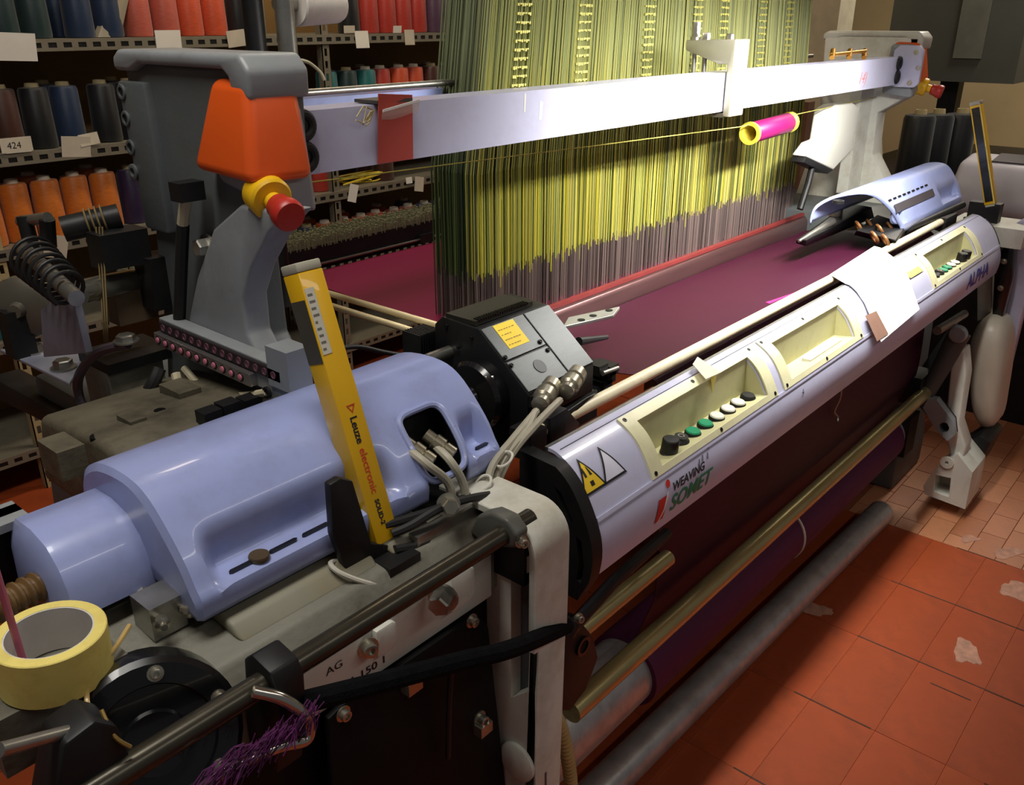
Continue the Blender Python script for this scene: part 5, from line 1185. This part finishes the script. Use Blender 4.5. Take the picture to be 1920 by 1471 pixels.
# yellow tangle on the shelf under the beam
tz = A(690, 330, Y=3.25); b = MB(); rd = random.Random(5)
for k in range(6):
    b.tube(spline([(tz.x+rd.uniform(-.15, .15), 3.25+rd.uniform(0, .1), LEV[2]+.006+rd.uniform(0, .04)) for _ in range(5)], 6), .004, 6)
o = b.build('yellow_cord_tangle', mat('yellow_strap', (206, 180, 50), .5)); tag(o, 'tangle of yellow cord on the shelf seen under the lavender beam', 'cord')
# ------------------------------------------------------------------ hall beyond the right end
M_GG = mat('grey_green_enamel', (84, 86, 78), .5, var=.06, scale=6)
m2 = thing('second_loom', 'neighbouring loom with pale grey cover and dark cabinet beyond the far end', 'loom', (5.3, .9, 0))
x0, x1 = 4.0, 4.4
pf = [(x0, .90), (x0+.02, .98), (x0+.10, 1.07), (x0+.26, 1.09), (x0+.40, 1.03), (x0+.40, .86), (x0+.05, .84)]
MB().prism(pf, 'y', .50, 1.04, .03, 4).build('pale_cover', mat('pale_grey_plastic', (176, 172, 180), .4, var=.04), m2)
MB().hexa([(x0+.115, .55, 1.070), (x0+.25, .55, 1.087), (x0+.25, .92, 1.087), (x0+.115, .92, 1.070), (x0+.115, .55, 1.076), (x0+.25, .55, 1.093), (x0+.25, .92, 1.093), (x0+.115, .92, 1.076)]).build('cover_window', mat('smoked_window', (70, 66, 70), .3), m2)
MB().box(4.05, 6.6, .50, 1.9, 0, .845, .02).build('machine_body', BLK, m2)
MB().box(5.4, 6.2, 1.18, 1.86, 1.30, 2.3, .02).build('dark_cabinet', M_GG, m2)
MB().box(5.385, 5.40, 1.36, 1.50, 1.42, 2.0, .004).build('cabinet_door', mat('grey_panel', (116, 116, 104), .5), m2)
MB().box(5.6, 5.7, 1.5, 1.6, .9, 1.31, .005).build('cabinet_post', BLK, m2)
for y in (.62, .86):
    MB().tube([(5.2, y, .9), (5.2, y, 2.3)], .03, 12).build('creel_post', BLK, m2)
for z in (1.30, 1.55, 1.85):
    MB().box(5.0, 5.4, .5, 1.0, z, z+.02, .003).build('creel_shelf', mat('dark_brown_metal', (66, 54, 46), .5), m2)
    for y in (.66, .80, .94): MB().lathe((5.08, y, z+.021), (0, 0, 1), [(.055, 0), (.05, .12), (.02, .13)], 16).build('creel_bobbin', mat('dull_bobbin', (62, 54, 50), .6, var=.2), m2)
# big black cones on the body of the second loom
for k, (u, zz) in enumerate(((1718, .85), (1752, .85), (1795, .85))):
    P = A(u, 262, X=4.75+.1*k); o = thing('yarn_cone', ['large black yarn cone on the neighbouring loom, nearest the far orange stop box', 'large black yarn cone on the neighbouring loom, middle one of three', 'large black yarn cone on the neighbouring loom, nearest the lens-windowed light bar'][k], 'yarn cone', (P.x, P.y, zz), 'black cones beside the far loom')
    for n_, m_ in zip(('winding', 'tube'), cone_mesh(BLACK, 'w')):
        c = bpy.data.objects.new(n_, m_); COL.objects.link(c); c.parent = o; c.scale = (1.25, 1.25, 1.75)
struct(MB().box(4.30, 4.48, 1.72, 1.95, 0, 3.2, .01).build('trim_1', mat('cream_paint', (206, 196, 168), .6)), 'cream painted pillar behind the far end of the loom', 'pillar')
# lamp over the loom (just above the picture)
lf = thing('loom_lamp', 'long fluorescent lamp hung above the front of the loom', 'lamp', (LAMP[0], LAMP[1], LAMP[2]))
MB().box(LAMP[0]-.62, LAMP[0]+.62, LAMP[1]-.05, LAMP[1]+.05, LAMP[2]+.02, LAMP[2]+.07, .01).build('housing', WHITE, lf)
MB().tube([(LAMP[0]-.6, LAMP[1], LAMP[2]), (LAMP[0]+.6, LAMP[1], LAMP[2])], .013, 12).build('tube', emis('lamp_tube', (255, 246, 228), 3), lf)
for x in (-.5, .5): MB().tube([(LAMP[0]+x, LAMP[1], LAMP[2]+.07), (LAMP[0]+x, LAMP[1], 3.2)], .004, 8).build('hanger', STEEL, lf)

# ceiling lamps that light the hall (all above the picture)
for (x, y, l), lab in zip(((.15, .82, 1.25), (5.3, .75, 1.25), (1.6, -1.5, 3.25), (2.2, 2.45, 1.55), (6.2, 1.2, 1.25)),
        ('ceiling lamp above the end of the loom with the tape roll', 'ceiling lamp above the neighbouring loom cover', 'long ceiling lamp above the open tiled aisle', 'ceiling lamp in front of the yarn shelving', 'ceiling lamp above the dark cabinet')):
    cl_ = thing('ceiling_lamp', lab, 'lamp', (x, y, 3.2), 'ceiling lamps')
    MB().box(x-l/2, x+l/2, y-.22, y+.22, 3.14, 3.199, .01).build('housing', WHITE, cl_)
